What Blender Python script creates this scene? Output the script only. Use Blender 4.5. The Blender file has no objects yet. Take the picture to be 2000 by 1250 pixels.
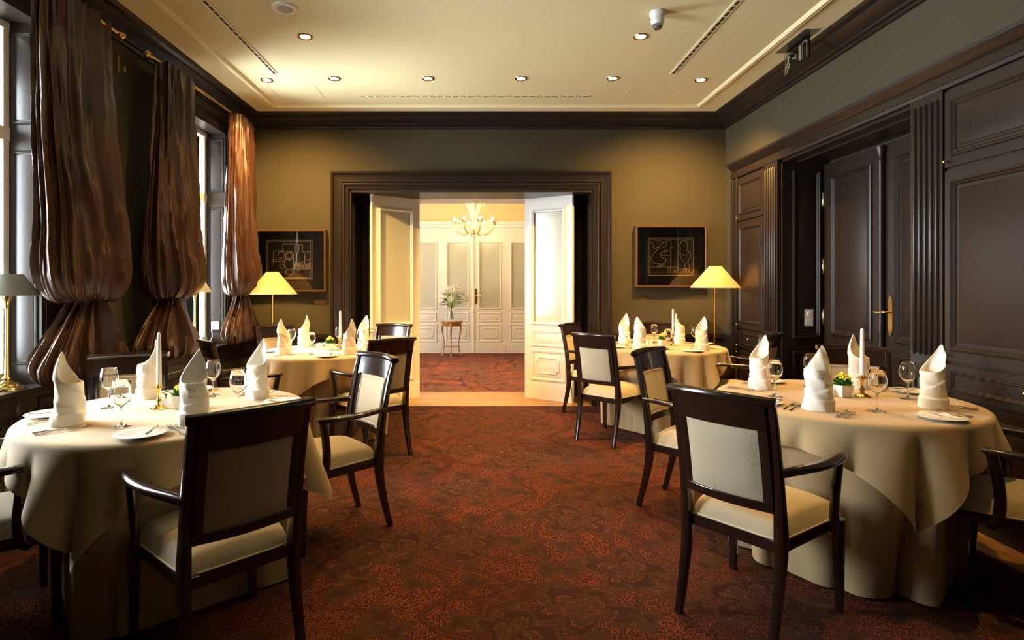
import bpy, bmesh, math, random
from math import sin, cos, pi, radians, sqrt, atan2, exp
from mathutils import Vector, Matrix, noise
C = bpy.context.scene.collection
SC = bpy.context.scene
random.seed(7)

# ------------------------------------------------------------------ camera
cam = bpy.data.cameras.new('camera'); camo = bpy.data.objects.new('camera', cam); C.objects.link(camo)
camo.location = (0, 0, 1.32); camo.rotation_euler = (pi/2, 0, 0)
cam.sensor_width = 36; cam.lens = 19.8; cam.shift_x = 0.031; cam.shift_y = -0.0325
cam.clip_start = 0.05; cam.clip_end = 100
SC.camera = camo
# ------------------------------------------------------------------ world + view
W = bpy.data.worlds.new('world'); SC.world = W; W.use_nodes = True
bg = W.node_tree.nodes['Background']; bg.inputs[0].default_value = (.80, .92, 1, 1); bg.inputs[1].default_value = 3.0
vs = SC.view_settings
vs.view_transform = 'Standard'; vs.look = 'None'; vs.exposure = 0.45; vs.gamma = 1; vs.use_curve_mapping = False
def area(name, loc, rot, sx, sy, power, col):
    l = bpy.data.lights.new(name, 'AREA'); l.shape = 'RECTANGLE'; l.size = sx; l.size_y = sy; l.energy = power; l.color = col
    o = bpy.data.objects.new(name, l); o.location = loc; o.rotation_euler = rot; C.objects.link(o); return o
def point(name, loc, power, col, rad=.03, kind='POINT', size=None, blend=.5):
    l = bpy.data.lights.new(name, kind); l.energy = power; l.color = col; l.shadow_soft_size = rad
    if kind == 'SPOT': l.spot_size = size; l.spot_blend = blend
    o = bpy.data.objects.new(name, l); o.location = loc; C.objects.link(o); return o
DAY = (.86, .95, 1.0); WARM = (1, .565, .17)
# daylight outside the two left-hand windows and the hallway's own window
for nm, y, w, p in (('daylight_b', 2.73, 1.2, 330), ('daylight_c', 5.12, 1.2, 380)):
    area(nm, (-3.25, y, 1.72), (0, radians(-90), 0), 1.9, w, p, DAY)
area('hall_daylight', (-3.3, 9.2, 1.8), (0, radians(-90), 0), 2.0, 2.4, 90, (.95, .97, 1))
LK = dict(down=85, floorlamp=45, chand=8)

# ------------------------------------------------------------------ materials
def nt(name):
    m = bpy.data.materials.new(name); m.use_nodes = True
    n = m.node_tree.nodes; return m, n, m.node_tree.links, n['Principled BSDF']
def mat(name, col, rough=.5, metal=0, bump=0, bscale=200, coat=0, var=0, vscale=8, sheen=0, spec=.5, emit=None, estr=0, stretch=(1, 1, 1)):
    m, n, l, b = nt(name)
    b.inputs['Base Color'].default_value = (*col, 1); b.inputs['Roughness'].default_value = rough
    b.inputs['Metallic'].default_value = metal; b.inputs['Coat Weight'].default_value = coat; b.inputs['Coat Roughness'].default_value = .08
    b.inputs['Sheen Weight'].default_value = sheen; b.inputs['Specular IOR Level'].default_value = spec
    if emit: b.inputs['Emission Color'].default_value = (*emit, 1); b.inputs['Emission Strength'].default_value = estr
    tc = n.new('ShaderNodeTexCoord'); mp = n.new('ShaderNodeMapping'); mp.inputs['Scale'].default_value = stretch
    l.new(tc.outputs['Object'], mp.inputs['Vector'])
    if var:
        t = n.new('ShaderNodeTexNoise'); t.inputs['Scale'].default_value = vscale; t.inputs['Detail'].default_value = 5
        l.new(mp.outputs[0], t.inputs['Vector'])
        mx = n.new('ShaderNodeMix'); mx.data_type = 'RGBA'
        mx.inputs[6].default_value = (*[c*(1-var) for c in col], 1); mx.inputs[7].default_value = (*[min(1, c*(1+var)) for c in col], 1)
        l.new(t.outputs[0], mx.inputs[0]); l.new(mx.outputs[2], b.inputs['Base Color'])
    if bump:
        t = n.new('ShaderNodeTexNoise'); t.inputs['Scale'].default_value = bscale; t.inputs['Detail'].default_value = 3
        l.new(mp.outputs[0], t.inputs['Vector'])
        bp = n.new('ShaderNodeBump'); bp.inputs['Strength'].default_value = bump; bp.inputs['Distance'].default_value = .004
        l.new(t.outputs[0], bp.inputs['Height']); l.new(bp.outputs[0], b.inputs['Normal'])
    return m
M = {}
M['wall'] = mat('olive_wall_cloth', (.046, .037, .015), .8, bump=.35, bscale=420, var=.12, vscale=220)
M['dark'] = mat('dark_brown_paint', (.018, .012, .009), .33, bump=.15, bscale=30, spec=.38)
M['wood'] = mat('dark_lacquered_wood', (.018, .008, .005), .2, coat=.7, var=.45, vscale=14, stretch=(6, 6, 1))
M['ceil'] = mat('cream_ceiling_paint', (.62, .56, .32), .85, bump=.1, bscale=150)
M['ceiltrim'] = mat('cream_moulding', (.72, .66, .40), .6)
M['white'] = mat('white_door_paint', (.78, .76, .68), .35)
M['hallwall'] = mat('hall_yellow_wall', (.74, .56, .30), .8)
M['cream'] = mat('cream_window_paint', (.72, .68, .50), .4)
M['cloth'] = mat('beige_table_linen', (.43, .305, .15), .85, bump=.3, bscale=500, sheen=.2, var=.08, vscale=300)
M['napkin'] = mat('white_napkin_linen', (.86, .80, .68), .85, bump=.25, bscale=300, sheen=.2)
M['thread'] = mat('grey_embroidery_thread', (.12, .10, .08), .7)
M['taff'] = mat('brown_taffeta', (.046, .017, .006), .42, metal=.15, bump=.9, bscale=22, var=.2, vscale=5, stretch=(1, 1, .2), spec=.55)
M['brass'] = mat('polished_brass', (.75, .52, .18), .2, metal=1)
M['gold'] = mat('gilt_wood', (.42, .24, .08), .35, metal=.5, var=.4, vscale=20)
M['steel'] = mat('silver_cutlery', (.72, .68, .60), .16, metal=1)
M['china'] = mat('white_china', (.85, .84, .80), .12, coat=.5)
M['plastic'] = mat('white_plastic', (.75, .74, .70), .4)
M['black'] = mat('black_slot', (.008, .008, .008), .6)
M['grille'] = mat('brown_lattice', (.10, .075, .045), .5)
M['leaf'] = mat('green_leaf', (.10, .26, .03), .4, var=.3, vscale=40)
M['yellow'] = mat('yellow_petals', (.85, .70, .05), .6)
M['lily'] = mat('white_petals', (.90, .88, .82), .5)
M['stem'] = mat('green_stem', (.28, .45, .06), .5)
M['wax'] = mat('white_candle_wax', (.85, .83, .76), .4)
M['greysh'] = mat('grey_lampshade', (.16, .17, .13), .8)
M['matt'] = mat('black_picture_mat', (.012, .010, .008), .5)
M['print'] = mat('brown_print_ground', (.055, .042, .027), .5)
M['line'] = mat('cream_print_line', (.95, .88, .62), .6)
M['framew'] = mat('burl_frame_wood', (.085, .038, .014), .3, var=.5, vscale=60)
M['bulb'] = mat('glowing_bulb', (1, .8, .5), .5, emit=(1, .72, .34), estr=55)
M['lens'] = mat('glowing_downlight', (1, .8, .5), .5, emit=(1, .80, .45), estr=30)
M['murano'] = mat('pale_gold_glass', (.85, .72, .42), .15, spec=.8)
M['murano'].node_tree.nodes['Principled BSDF'].inputs['Transmission Weight'].default_value = .55
M['pane'] = mat('frosted_mirror_pane', (.52, .52, .42), .16)
M['card'] = mat('white_card', (.85, .83, .76), .7)
def fabric():
    m, n, l, b = nt('ribbed_cream_upholstery')
    b.inputs['Base Color'].default_value = (.66, .60, .48, 1); b.inputs['Roughness'].default_value = .8; b.inputs['Sheen Weight'].default_value = .3
    tc = n.new('ShaderNodeTexCoord'); w = n.new('ShaderNodeTexWave'); w.inputs['Scale'].default_value = 150
    w.bands_direction = 'X'; l.new(tc.outputs['Object'], w.inputs['Vector'])
    mx = n.new('ShaderNodeMix'); mx.data_type = 'RGBA'; mx.inputs[6].default_value = (.44, .35, .22, 1); mx.inputs[7].default_value = (.58, .48, .31, 1)
    l.new(w.outputs['Fac'], mx.inputs[0]); l.new(mx.outputs[2], b.inputs['Base Color'])
    bp = n.new('ShaderNodeBump'); bp.inputs['Strength'].default_value = .4; bp.inputs['Distance'].default_value = .002
    l.new(w.outputs['Fac'], bp.inputs['Height']); l.new(bp.outputs[0], b.inputs['Normal']); return m
M['fabric'] = fabric()
M['piping'] = mat('cream_piping', (.60, .50, .36), .7)
def shade(name, col, trans):
    m, n, l, b = nt(name); b.inputs['Base Color'].default_value = (*col, 1); b.inputs['Roughness'].default_value = .9
    tr = n.new('ShaderNodeBsdfTranslucent'); tr.inputs[0].default_value = (*trans, 1)
    mx = n.new('ShaderNodeMixShader'); mx.inputs[0].default_value = .6
    l.new(b.outputs[0], mx.inputs[1]); l.new(tr.outputs[0], mx.inputs[2]); l.new(mx.outputs[0], n['Material Output'].inputs[0]); return m
M['shade'] = shade('cream_lampshade', (.80, .66, .40), (.85, .66, .36))
def glassm(name, real):
    m, n, l, b = nt(name)
    if real:
        b.inputs['Transmission Weight'].default_value = 1; b.inputs['Roughness'].default_value = 0; b.inputs['IOR'].default_value = 1.45
        b.inputs['Base Color'].default_value = (1, 1, 1, 1); return m
    t = n.new('ShaderNodeBsdfTransparent'); g = n.new('ShaderNodeBsdfGlossy'); g.inputs['Roughness'].default_value = .02
    f = n.new('ShaderNodeFresnel'); f.inputs[0].default_value = 1.45; mx = n.new('ShaderNodeMixShader')
    l.new(f.outputs[0], mx.inputs[0]); l.new(t.outputs[0], mx.inputs[1]); l.new(g.outputs[0], mx.inputs[2]); l.new(mx.outputs[0], n['Material Output'].inputs[0]); return m
M['glass'] = glassm('clear_crystal', True); M['clear'] = glassm('clear_pane', False)
def carpet(nm='patterned_red_carpet', K=1):
    m, n, l, b = nt(nm); b.inputs['Roughness'].default_value = .95; b.inputs['Specular IOR Level'].default_value = .1
    tc = n.new('ShaderNodeTexCoord')
    def nz(s, d=2, dist=0):
        t = n.new('ShaderNodeTexNoise'); t.inputs['Scale'].default_value = s; t.inputs['Detail'].default_value = d; t.inputs['Distortion'].default_value = dist
        l.new(tc.outputs['Object'], t.inputs['Vector']); return t
    def ramp(src, a, bb):
        r = n.new('ShaderNodeMapRange'); r.interpolation_type = 'SMOOTHSTEP'; r.inputs[1].default_value = a; r.inputs[2].default_value = bb; l.new(src, r.inputs[0]); return r.outputs[0]
    def math_(op, a, bb):
        r = n.new('ShaderNodeMath'); r.operation = op
        for i, v in enumerate((a, bb)):
            if isinstance(v, (int, float)): r.inputs[i].default_value = v
            else: l.new(v, r.inputs[i])
        return r.outputs[0]
    def mixc(f, a, bb):
        r = n.new('ShaderNodeMix'); r.data_type = 'RGBA'
        if isinstance(f, (int, float)): r.inputs[0].default_value = f
        else: l.new(f, r.inputs[0])
        for i, v in ((6, a), (7, bb)):
            if isinstance(v, tuple): r.inputs[i].default_value = (*v, 1)
            else: l.new(v, r.inputs[i])
        return r.outputs[2]
    # small dots
    v = n.new('ShaderNodeTexVoronoi'); v.inputs['Scale'].default_value = 150; l.new(tc.outputs['Object'], v.inputs['Vector'])
    dots = ramp(v.outputs['Distance'], .52, .34)
    # warped coordinates for blossoms and vines
    wn = nz(2.6, 3)
    va = n.new('ShaderNodeVectorMath'); va.operation = 'SCALE'; va.inputs[3].default_value = .55; l.new(wn.outputs['Color'], va.inputs[0])
    vb = n.new('ShaderNodeVectorMath'); vb.operation = 'ADD'; l.new(tc.outputs['Object'], vb.inputs[0]); l.new(va.outputs[0], vb.inputs[1])
    va.inputs[3].default_value = .22
    def flower(scale, R0, lob, depth, warp):
        f = n.new('ShaderNodeTexVoronoi'); f.inputs['Scale'].default_value = scale; f.voronoi_dimensions = '2D'; l.new(vb.outputs[0], f.inputs['Vector'])
        d = n.new('ShaderNodeVectorMath'); d.operation = 'SUBTRACT'; l.new(vb.outputs[0], d.inputs[0]); l.new(f.outputs['Position'], d.inputs[1])
        sx = n.new('ShaderNodeSeparateXYZ'); l.new(d.outputs[0], sx.inputs[0])
        an = math_('ARCTAN2', sx.outputs[1], sx.outputs[0]); ph = math_('MULTIPLY', f.outputs['Color'], 6.28)
        rr = math_('SQRT', math_('ADD', math_('MULTIPLY', sx.outputs[0], sx.outputs[0]), math_('MULTIPLY', sx.outputs[1], sx.outputs[1])), 0)
        lobe = math_('ABSOLUTE', math_('SINE', math_('ADD', math_('MULTIPLY', an, lob), ph), 0), 0)
        R = math_('ADD', math_('MULTIPLY', lobe, R0*depth), R0*(1-depth))
        R = math_('ADD', R, math_('MULTIPLY', math_('SUBTRACT', nz(warp, 2).outputs[0], .5), R0*.9))
        return math_('DIVIDE', rr, R)
    q1 = flower(1.75, .25, 2.5, .5, 12); q2 = flower(4.3, .085, 1.5, .6, 22)
    def band(q, a, w): return ramp(math_('ABSOLUTE', math_('SUBTRACT', q, a), 0), w, w*.6)
    blossom = math_('MAXIMUM', ramp(q1, 1.03, .98), ramp(q2, 1.06, .96))
    petal = math_('MAXIMUM', band(q1, .62, .13), ramp(q2, .5, .4))
    lines = math_('MAXIMUM', band(q1, .50, .05), math_('MAXIMUM', band(q1, .80, .03), band(q1, .25, .04)))
    vn = math_('ABSOLUTE', math_('SUBTRACT', nz(1.5, 1, .9).outputs[0], .5), 0); vine = math_('MULTIPLY', ramp(vn, .026, .018), ramp(q1, .9, 1.0)); vedge = math_('MULTIPLY', ramp(vn, .007, .004), ramp(q1, .9, 1.0))
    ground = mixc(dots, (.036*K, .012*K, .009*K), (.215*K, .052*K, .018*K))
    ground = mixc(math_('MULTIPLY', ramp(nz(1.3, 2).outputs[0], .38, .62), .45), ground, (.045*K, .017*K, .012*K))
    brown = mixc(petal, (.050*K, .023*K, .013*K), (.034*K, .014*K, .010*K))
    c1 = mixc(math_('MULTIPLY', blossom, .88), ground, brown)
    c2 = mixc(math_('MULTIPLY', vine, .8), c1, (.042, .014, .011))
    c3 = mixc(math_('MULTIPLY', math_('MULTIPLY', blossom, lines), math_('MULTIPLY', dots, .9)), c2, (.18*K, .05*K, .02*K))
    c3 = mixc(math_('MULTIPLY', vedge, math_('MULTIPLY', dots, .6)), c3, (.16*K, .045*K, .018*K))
    l.new(c3, b.inputs['Base Color'])
    bp = n.new('ShaderNodeBump'); bp.inputs['Strength'].default_value = .4; bp.inputs['Distance'].default_value = .003
    l.new(v.outputs['Distance'], bp.inputs['Height']); l.new(bp.outputs[0], b.inputs['Normal'])
    return m
M['carpet'] = carpet(); M['hallcarpet'] = carpet('brightened_hall_carpet', 2.4)  # hall copy of the same carpet, with the hall's brightness put into its colour
def parquet():
    m, n, l, b = nt('oak_parquet'); b.inputs['Roughness'].default_value = .35
    tc = n.new('ShaderNodeTexCoord'); br = n.new('ShaderNodeTexBrick'); br.inputs['Scale'].default_value = 1
    br.inputs['Brick Width'].default_value = .9; br.inputs['Row Height'].default_value = .085; br.inputs['Mortar Size'].default_value = .0015
    br.inputs['Color1'].default_value = (.42, .22, .08, 1); br.inputs['Color2'].default_value = (.34, .17, .06, 1); br.inputs['Mortar'].default_value = (.1, .05, .02, 1)
    l.new(tc.outputs['Object'], br.inputs['Vector']); l.new(br.outputs[0], b.inputs['Base Color']); return m
M['parquet'] = parquet()

# ------------------------------------------------------------------ mesh helpers
def obj(name, bm, m, parent=None, smooth=False, bevel=0, loc=None, label=None):
    bmesh.ops.recalc_face_normals(bm, faces=bm.faces)
    me = bpy.data.meshes.new(name); bm.to_mesh(me); bm.free()
    me.materials.append(M[m] if isinstance(m, str) else m)
    if smooth:
        for p in me.polygons: p.use_smooth = True
        me.set_sharp_from_angle(angle=radians(smooth if smooth is not True else 50))
    o = bpy.data.objects.new(name, me); C.objects.link(o)
    if parent: o.parent = parent
    if loc: o.location = loc
    if bevel:
        md = o.modifiers.new('bevel', 'BEVEL'); md.width = bevel; md.segments = 2; md.limit_method = 'ANGLE'
    if label: o['label'] = label
    return o
def tag(o, label, cat, group=None):
    o['label'] = label; o['category'] = cat
    if group: o['group'] = group
    return o
def struct(o, label=None):
    o['kind'] = 'structure'
    if label: o['label'] = label
    return o
def empty(name, loc=(0, 0, 0), rz=0):
    o = bpy.data.objects.new(name, None); C.objects.link(o); o.location = loc; o.rotation_euler = (0, 0, rz); o.empty_display_size = .1; return o
def kids(o): return [c for c in bpy.data.objects if c.parent == o]
def copy_tree(o, parent=None, cache={}):
    c = o.copy(); C.objects.link(c)
    if parent: c.parent = parent
    for k in kids(o): copy_tree(k, c)
    return c
def box(bm, x0, x1, y0, y1, z0, z1):
    v = [bm.verts.new(p) for p in ((x0,y0,z0),(x1,y0,z0),(x1,y1,z0),(x0,y1,z0),(x0,y0,z1),(x1,y0,z1),(x1,y1,z1),(x0,y1,z1))]
    for f in ((0,1,2,3),(4,5,6,7),(0,1,5,4),(1,2,6,5),(2,3,7,6),(3,0,4,7)): bm.faces.new([v[i] for i in f])
def rings(bm, R, closed=True, cap=True, loop=False):
    V = [[bm.verts.new(p) for p in r] for r in R]; n = len(V[0])
    m = len(V)
    for i in range(m if loop else m-1):
        a, b = V[i], V[(i+1) % m]
        for j in range(n if closed else n-1):
            k = (j+1) % n
            try: bm.faces.new((a[j], a[k], b[k], b[j]))
            except ValueError: pass
    if cap and closed and not loop:
        for r in (V[0], V[-1]):
            try: bm.faces.new(r)
            except ValueError: pass
    return V
def lathe(bm, prof, n=24, c=(0, 0, 0), cap=True):
    rings(bm, [[(c[0]+r*cos(2*pi*j/n), c[1]+r*sin(2*pi*j/n), c[2]+z) for j in range(n)] for r, z in [(max(r, .0002), z) for r, z in prof]], cap=cap)
def sweep(bm, pts, sizes, up=(0, 0, 1), n=12, power=4, loop=False):
    """rounded-rectangle section (w across, h along 'up') swept along pts"""
    P = [Vector(p) for p in pts]; R = []; up = Vector(up); N = len(P)
    if not isinstance(sizes, list): sizes = [sizes]*N
    for i, p in enumerate(P):
        t = (P[(i+1) % N]-P[i-1]) if loop else (P[min(i+1, N-1)]-P[max(i-1, 0)])
        t.normalize(); s = t.cross(up)
        if s.length < 1e-4: s = Vector((1, 0, 0))
        s.normalize(); u = s.cross(t).normalized(); w, h = sizes[i][0]/2, sizes[i][1]/2
        ring = []
        for j in range(n):
            a = 2*pi*(j+.5)/n; ca, sa = cos(a), sin(a)
            k = (abs(ca)**power+abs(sa)**power)**(-1/power)
            ring.append(p+s*(w*k*ca)+u*(h*k*sa))
        R.append(ring)
    rings(bm, R, loop=loop)
def tube(bm, pts, r, n=8, loop=False):
    sz = [(2*q, 2*q) for q in r] if isinstance(r, (list, tuple)) else (2*r, 2*r)
    sweep(bm, pts, sz, up=(.013, .021, 1), n=n, power=2, loop=loop)
def spl(pts, n=24):
    """Catmull-Rom through tuples of any dimension"""
    out = []; L = len(pts)
    for i in range(n+1):
        t = i/n*(L-1); k = min(int(t), L-2); f = t-k
        p0, p1, p2, p3 = pts[max(k-1, 0)], pts[k], pts[k+1], pts[min(k+2, L-1)]
        out.append(tuple(.5*((2*b)+(c-a)*f+(2*a-5*b+4*c-d)*f*f+(3*b-a-3*c+d)*f**3) for a, b, c, d in zip(p0, p1, p2, p3)))
    return out
def mould(bm, O, U, V, N, w, h, prof, cap=False):
    """rectangular moulding rings: prof=[(inset, height)]"""
    O, U, V, N = map(Vector, (O, U, V, N))
    R = []
    for a, k in prof:
        R.append([O+U*a+V*a+N*k, O+U*(w-a)+V*a+N*k, O+U*(w-a)+V*(h-a)+N*k, O+U*a+V*(h-a)+N*k])
    vs_ = rings(bm, R, cap=False)
    if cap: bm.faces.new(vs_[-1])
PANEL = [(0, 0), (.004, .012), (.014, .016), (.022, .008), (.030, .010), (.038, .002)]
def panel(bm, O, U, V, N, w, h, k=1.0, raised=True):
    pr = [(a*k, d*k) for a, d in PANEL]
    mould(bm, O, U, V, N, w, h, pr)
    if raised:
        a = .055*k
        Ov = Vector(O)+Vector(U)*a+Vector(V)*a
        mould(bm, Ov, U, V, N, w-2*a, h-2*a, [(0, 0), (.002*k, .004*k), (.018*k, .009*k)], cap=True)

# ------------------------------------------------------------------ room shell
XL, XR, YW, ZC = -2.58, 2.713, 6.23, 3.20
ZH = 2.88   # window heads
YB = -2.6   # wall behind the camera
wins = [(2.15, 3.32), (4.55, 5.70)]
bm = bmesh.new(); box(bm, XL-.3, 2.50, YB, YW, -.05, 0); struct(obj('floor', bm, 'carpet'), 'dark red patterned carpet of the dining room')
bm = bmesh.new(); box(bm, 2.50, 3.2, YB, YW, -.05, -.001); box(bm, -1.7, 1.6, YW, 7.08, -.05, -.001); struct(obj('floor', bm, 'parquet'), 'oak parquet strip at the doorway and right wall')
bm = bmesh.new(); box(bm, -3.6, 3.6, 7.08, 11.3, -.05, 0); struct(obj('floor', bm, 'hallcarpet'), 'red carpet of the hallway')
bm = bmesh.new(); box(bm, XL-.3, XR+.5, YB, YW+.1, ZC, ZC+.1); struct(obj('ceiling', bm, 'ceil'), 'cream plaster ceiling')
# left wall with window openings
bm = bmesh.new(); x0, x1 = XL-.25, XL
ys = [YB]+[v for w in wins for v in w]+[YW]
for i in range(0, len(ys), 2): box(bm, x0, x1, ys[i], ys[i+1], 0, ZC)
for a, b in wins: box(bm, x0, x1, a, b, ZH, ZC); box(bm, x0, x1, a, b, 0, .72)
struct(obj('wall_left', bm, 'wall'), 'dark olive wall with the windows')
# back wall
OX0, OX1, OZ = -1.45, 1.257, 2.385
bm = bmesh.new(); box(bm, XL-.25, OX0, YW, 7.08, 0, ZC); box(bm, OX1, XR+.5, YW, 7.08, 0, ZC); box(bm, OX0, OX1, YW, 7.08, OZ, ZC)
struct(obj('wall_back', bm, 'wall'), 'olive wall around the white doorway')
# right wall (recess Y 3.48..5.04)
bm = bmesh.new()
box(bm, XR, XR+.5, 5.04, YW, 0, ZC); box(bm, XR, XR+.5, YB, 3.48, 0, ZC); box(bm, XR, XR+.5, 3.48, 5.04, 2.45, ZC); box(bm, XR+.40, XR+.5, 3.48, 5.04, 0, 2.45)
struct(obj('wall_right', bm, 'wall'), 'olive wall above the dark panelling')
bm = bmesh.new(); box(bm, XL-.25, XR+.5, YB-.1, YB, 0, ZC); struct(obj('wall_front', bm, 'wall'))
# hallway shell
bm = bmesh.new(); box(bm, -3.6, 3.6, 11.26, 11.36, 0, 3.6); struct(obj('wall_hall_back', bm, 'hallwall'), 'warm yellow hallway wall')
bm = bmesh.new(); box(bm, -3.7, -3.6, 7.08, 11.3, 0, 3.6); box(bm, 3.6, 3.7, 7.08, 11.3, 0, 3.6); struct(obj('wall_hall_side', bm, 'hallwall'))
bm = bmesh.new(); box(bm, -3.6, 3.6, 7.08, 7.1, 2.5, 3.6); box(bm, -3.6, OX0, 7.08, 7.1, 0, 2.5); box(bm, OX1, 3.6, 7.08, 7.1, 0, 2.5); struct(obj('wall_hall_front', bm, 'hallwall'))
bm = bmesh.new(); box(bm, -3.6, 3.6, 7.08, 11.3, 3.6, 3.7); struct(obj('ceiling', bm, 'ceil'), 'hallway ceiling')
# cornices
def cornice(name, path, prof, m, smooth=30):
    """path: list of (x,y) ; prof: (offset from wall inward, z)"""
    bm = bmesh.new()
    R = [[(p[0]+o*d[0], p[1]+o*d[1], z) for (o, z) in prof] for p, d in path]
    rings(bm, R, closed=False); o = obj(name, bm, m, smooth=smooth); return o
CP = [(0, 3.06), (.02, 3.065), (.022, 3.085), (.045, 3.09), (.05, 3.105), (.10, 3.125), (.14, 3.15), (.145, 3.165), (.175, 3.175), (.192, 3.19), (.194, 3.2)]
struct(cornice('trim_1', [((XL, YB), (1, 0)), ((XL, YW), (1, -1)), ((XR, YW), (-1, -1)), ((XR, YB), (-1, 0))], CP, 'dark'), 'dark brown cornice around the ceiling')
mp_ = [(0, ZC), (.0, ZC-.012), (.012, ZC-.018), (.03, ZC-.014), (.04, ZC-.022), (.055, ZC-.01), (.06, ZC)]
struct(cornice('trim_2', [((-2.16, YB), (1, 0)), ((-2.16, 5.88), (1, -1)), ((2.30, 5.88), (-1, -1)), ((2.30, YB), (-1, 0))], mp_, 'ceiltrim'), 'cream moulding framing the ceiling')
# hall cornice band
bm = bmesh.new()
for z0, z1, d in ((2.36, 2.42, .05), (2.42, 2.50, .03), (2.50, 2.56, .07), (2.56, 2.62, .10)): box(bm, -3.6, 3.6, 11.26-d, 11.26, z0, z1)
struct(obj('trim_3', bm, 'white', bevel=.006), 'white frieze above the hallway doors')
# dado on back wall
def dado(name, xa, xb):
    bm = bmesh.new(); box(bm, xa, xb, YW-.02, YW, 0, .76); box(bm, xa, xb, YW-.045, YW, .76, .80); box(bm, xa, xb, YW-.035, YW, 0, .12)
    n = 2; w = (xb-xa)/n
    for i in range(n): panel(bm, (xa+i*w+.06, YW-.02, .2), (1, 0, 0), (0, 0, 1), (0, -1, 0), w-.12, .48)
    struct(obj(name, bm, 'dark', smooth=30), 'dark panelled dado below the olive wall')
dado('trim_4', XL, -1.64); dado('trim_5', 1.44, XR)
# doorway casing (stepped)
def casing(name, prof, m='dark'):
    bm = bmesh.new(); a, b, t = -1.637, 1.438, 2.583
    R = []
    for (o, d) in prof:
        R.append([(a+o, YW-d, 0), (a+o, YW-d, t-o), (b-o, YW-d, t-o), (b-o, YW-d, 0)])
    V = [[bm.verts.new(p) for p in r] for r in R]
    for i in range(len(V)-1):
        for j in range(3): bm.faces.new((V[i][j], V[i][j+1], V[i+1][j+1], V[i+1][j]))
    struct(obj(name, bm, m, smooth=30), 'stepped dark brown casing of the doorway')
casing('trim_6', [(0, 0), (0, .07), (.012, .08), (.025, .075), (.035, .055), (.05, .05), (.11, .045), (.115, .03), (.125, .03), (.13, .045), (.14, .05), (.15, .03), (.185, .02), (.19, .0), (.19, -.02)])
# lining of the doorway
bm = bmesh.new(); e = .02
box(bm, OX0, OX0+e, YW, 6.76, 0, OZ); box(bm, OX1-e, OX1, YW, 6.76, 0, OZ); box(bm, OX0, OX1, YW, 6.70, OZ-e, OZ)
for s, xx in ((1, OX0+e), (-1, OX1-e)): panel(bm, (xx, YW+.06, .25), (0, 1, 0), (0, 0, 1), (s, 0, 0), .38, 2.0)
struct(obj('trim_7', bm, 'dark', smooth=30), 'dark lining of the deep doorway')
bm = bmesh.new(); box(bm, OX0, OX1, 6.70, 6.80, OZ-.015, OZ+.01); box(bm, OX0, OX0+.03, 6.80, 7.08, 0, OZ); box(bm, OX1-.03, OX1, 6.80, 7.08, 0, OZ); box(bm, OX0, OX1, 6.8, 7.08, OZ-.02, OZ)
struct(obj('trim_8', bm, 'white'), 'white door frame head')

# ------------------------------------------------------------------ panelled white doors
def white_leaf(name, w, h, t=.045, fixed_dark=False, astragal=0, label=None, handle=0, pane='pane'):
    """leaf in local coords: x 0..w (0 = hinge), face toward -y"""
    root = empty(name)
    fm = 'dark' if fixed_dark else 'white'
    s = .115; pz0, pz1 = .90, h-.17
    bm = bmesh.new()
    box(bm, 0, s, -t/2, t/2, 0, h); box(bm, w-s, w, -t/2, t/2, 0, h); box(bm, s, w-s, -t/2, t/2, 0, pz0); box(bm, s, w-s, -t/2, t/2, pz1, h)
    for sg in (-1, 1):
        N = (0, sg, 0); y = sg*t/2
        mould(bm, (s-.025, y, pz0-.025), (1, 0, 0), (0, 0, 1), N, w-2*s+.05, pz1-pz0+.05, [(0, 0), (.002, .016), (.012, .020), (.02, .012), (.03, .010), (.032, -.01)])
        panel(bm, (s-.02, y, .62), (1, 0, 0), (0, 0, 1), N, w-2*s+.04, .19, .8, True)
        panel(bm, (s-.03, y, .22), (1, 0, 0), (0, 0, 1), N, w-2*s+.06, .36, .9, True)
        iw, ih = w-2*s-.10, .18; ox, oz = s+.05, .31
        c = .03; P = [(ox+c, oz), (ox+iw-c, oz), (ox+iw-c, oz+c), (ox+iw, oz+c), (ox+iw, oz+ih-c), (ox+iw-c, oz+ih-c), (ox+iw-c, oz+ih), (ox+c, oz+ih), (ox+c, oz+ih-c), (ox, oz+ih-c), (ox, oz+c), (ox+c, oz+c)]
        sweep(bm, [(px, y+sg*.012, pz) for px, pz in P], (.012, .010), up=(0, 1, 0), n=6, loop=True)
        box(bm, .01, w-.01, min(y, y+sg*.012), max(y, y+sg*.012), 0, .18)
    obj('leaf', bm, fm, root, smooth=30)
    bm = bmesh.new(); box(bm, s, w-s, -.004, .004, pz0, pz1)
    obj('pane', bm, pane, root, label='frosted reflecting glass pane')
    if astragal:
        bm = bmesh.new(); y0 = -astragal*(t/2+.01)
        lathe(bm, [(.02, 0), (.022, .06), (.016, .075), (.016, .80), (.026, .815), (.018, .83), (.024, .86), (.016, .88), (.015, h-.06), (.02, h-.045), (.016, h-.03), (.03, h)], 16, (w, y0, 0))
        obj('astragal', bm, fm, root, smooth=30)
    if handle:
        bm = bmesh.new(); yy = -handle*(t/2)
        box(bm, w-.075, w-.045, min(yy, yy-handle*.006), max(yy, yy-handle*.006), .93, 1.24)
        tube(bm, [(w-.06, yy, 1.10), (w-.06, yy-handle*.045, 1.10), (w-.075, yy-handle*.052, 1.10), (w-.17, yy-handle*.05, 1.098)], .008)
        obj('handle', bm, 'brass', root, smooth=True, label='brass lever handle on long plate')
    struct(root, label); return root
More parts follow.
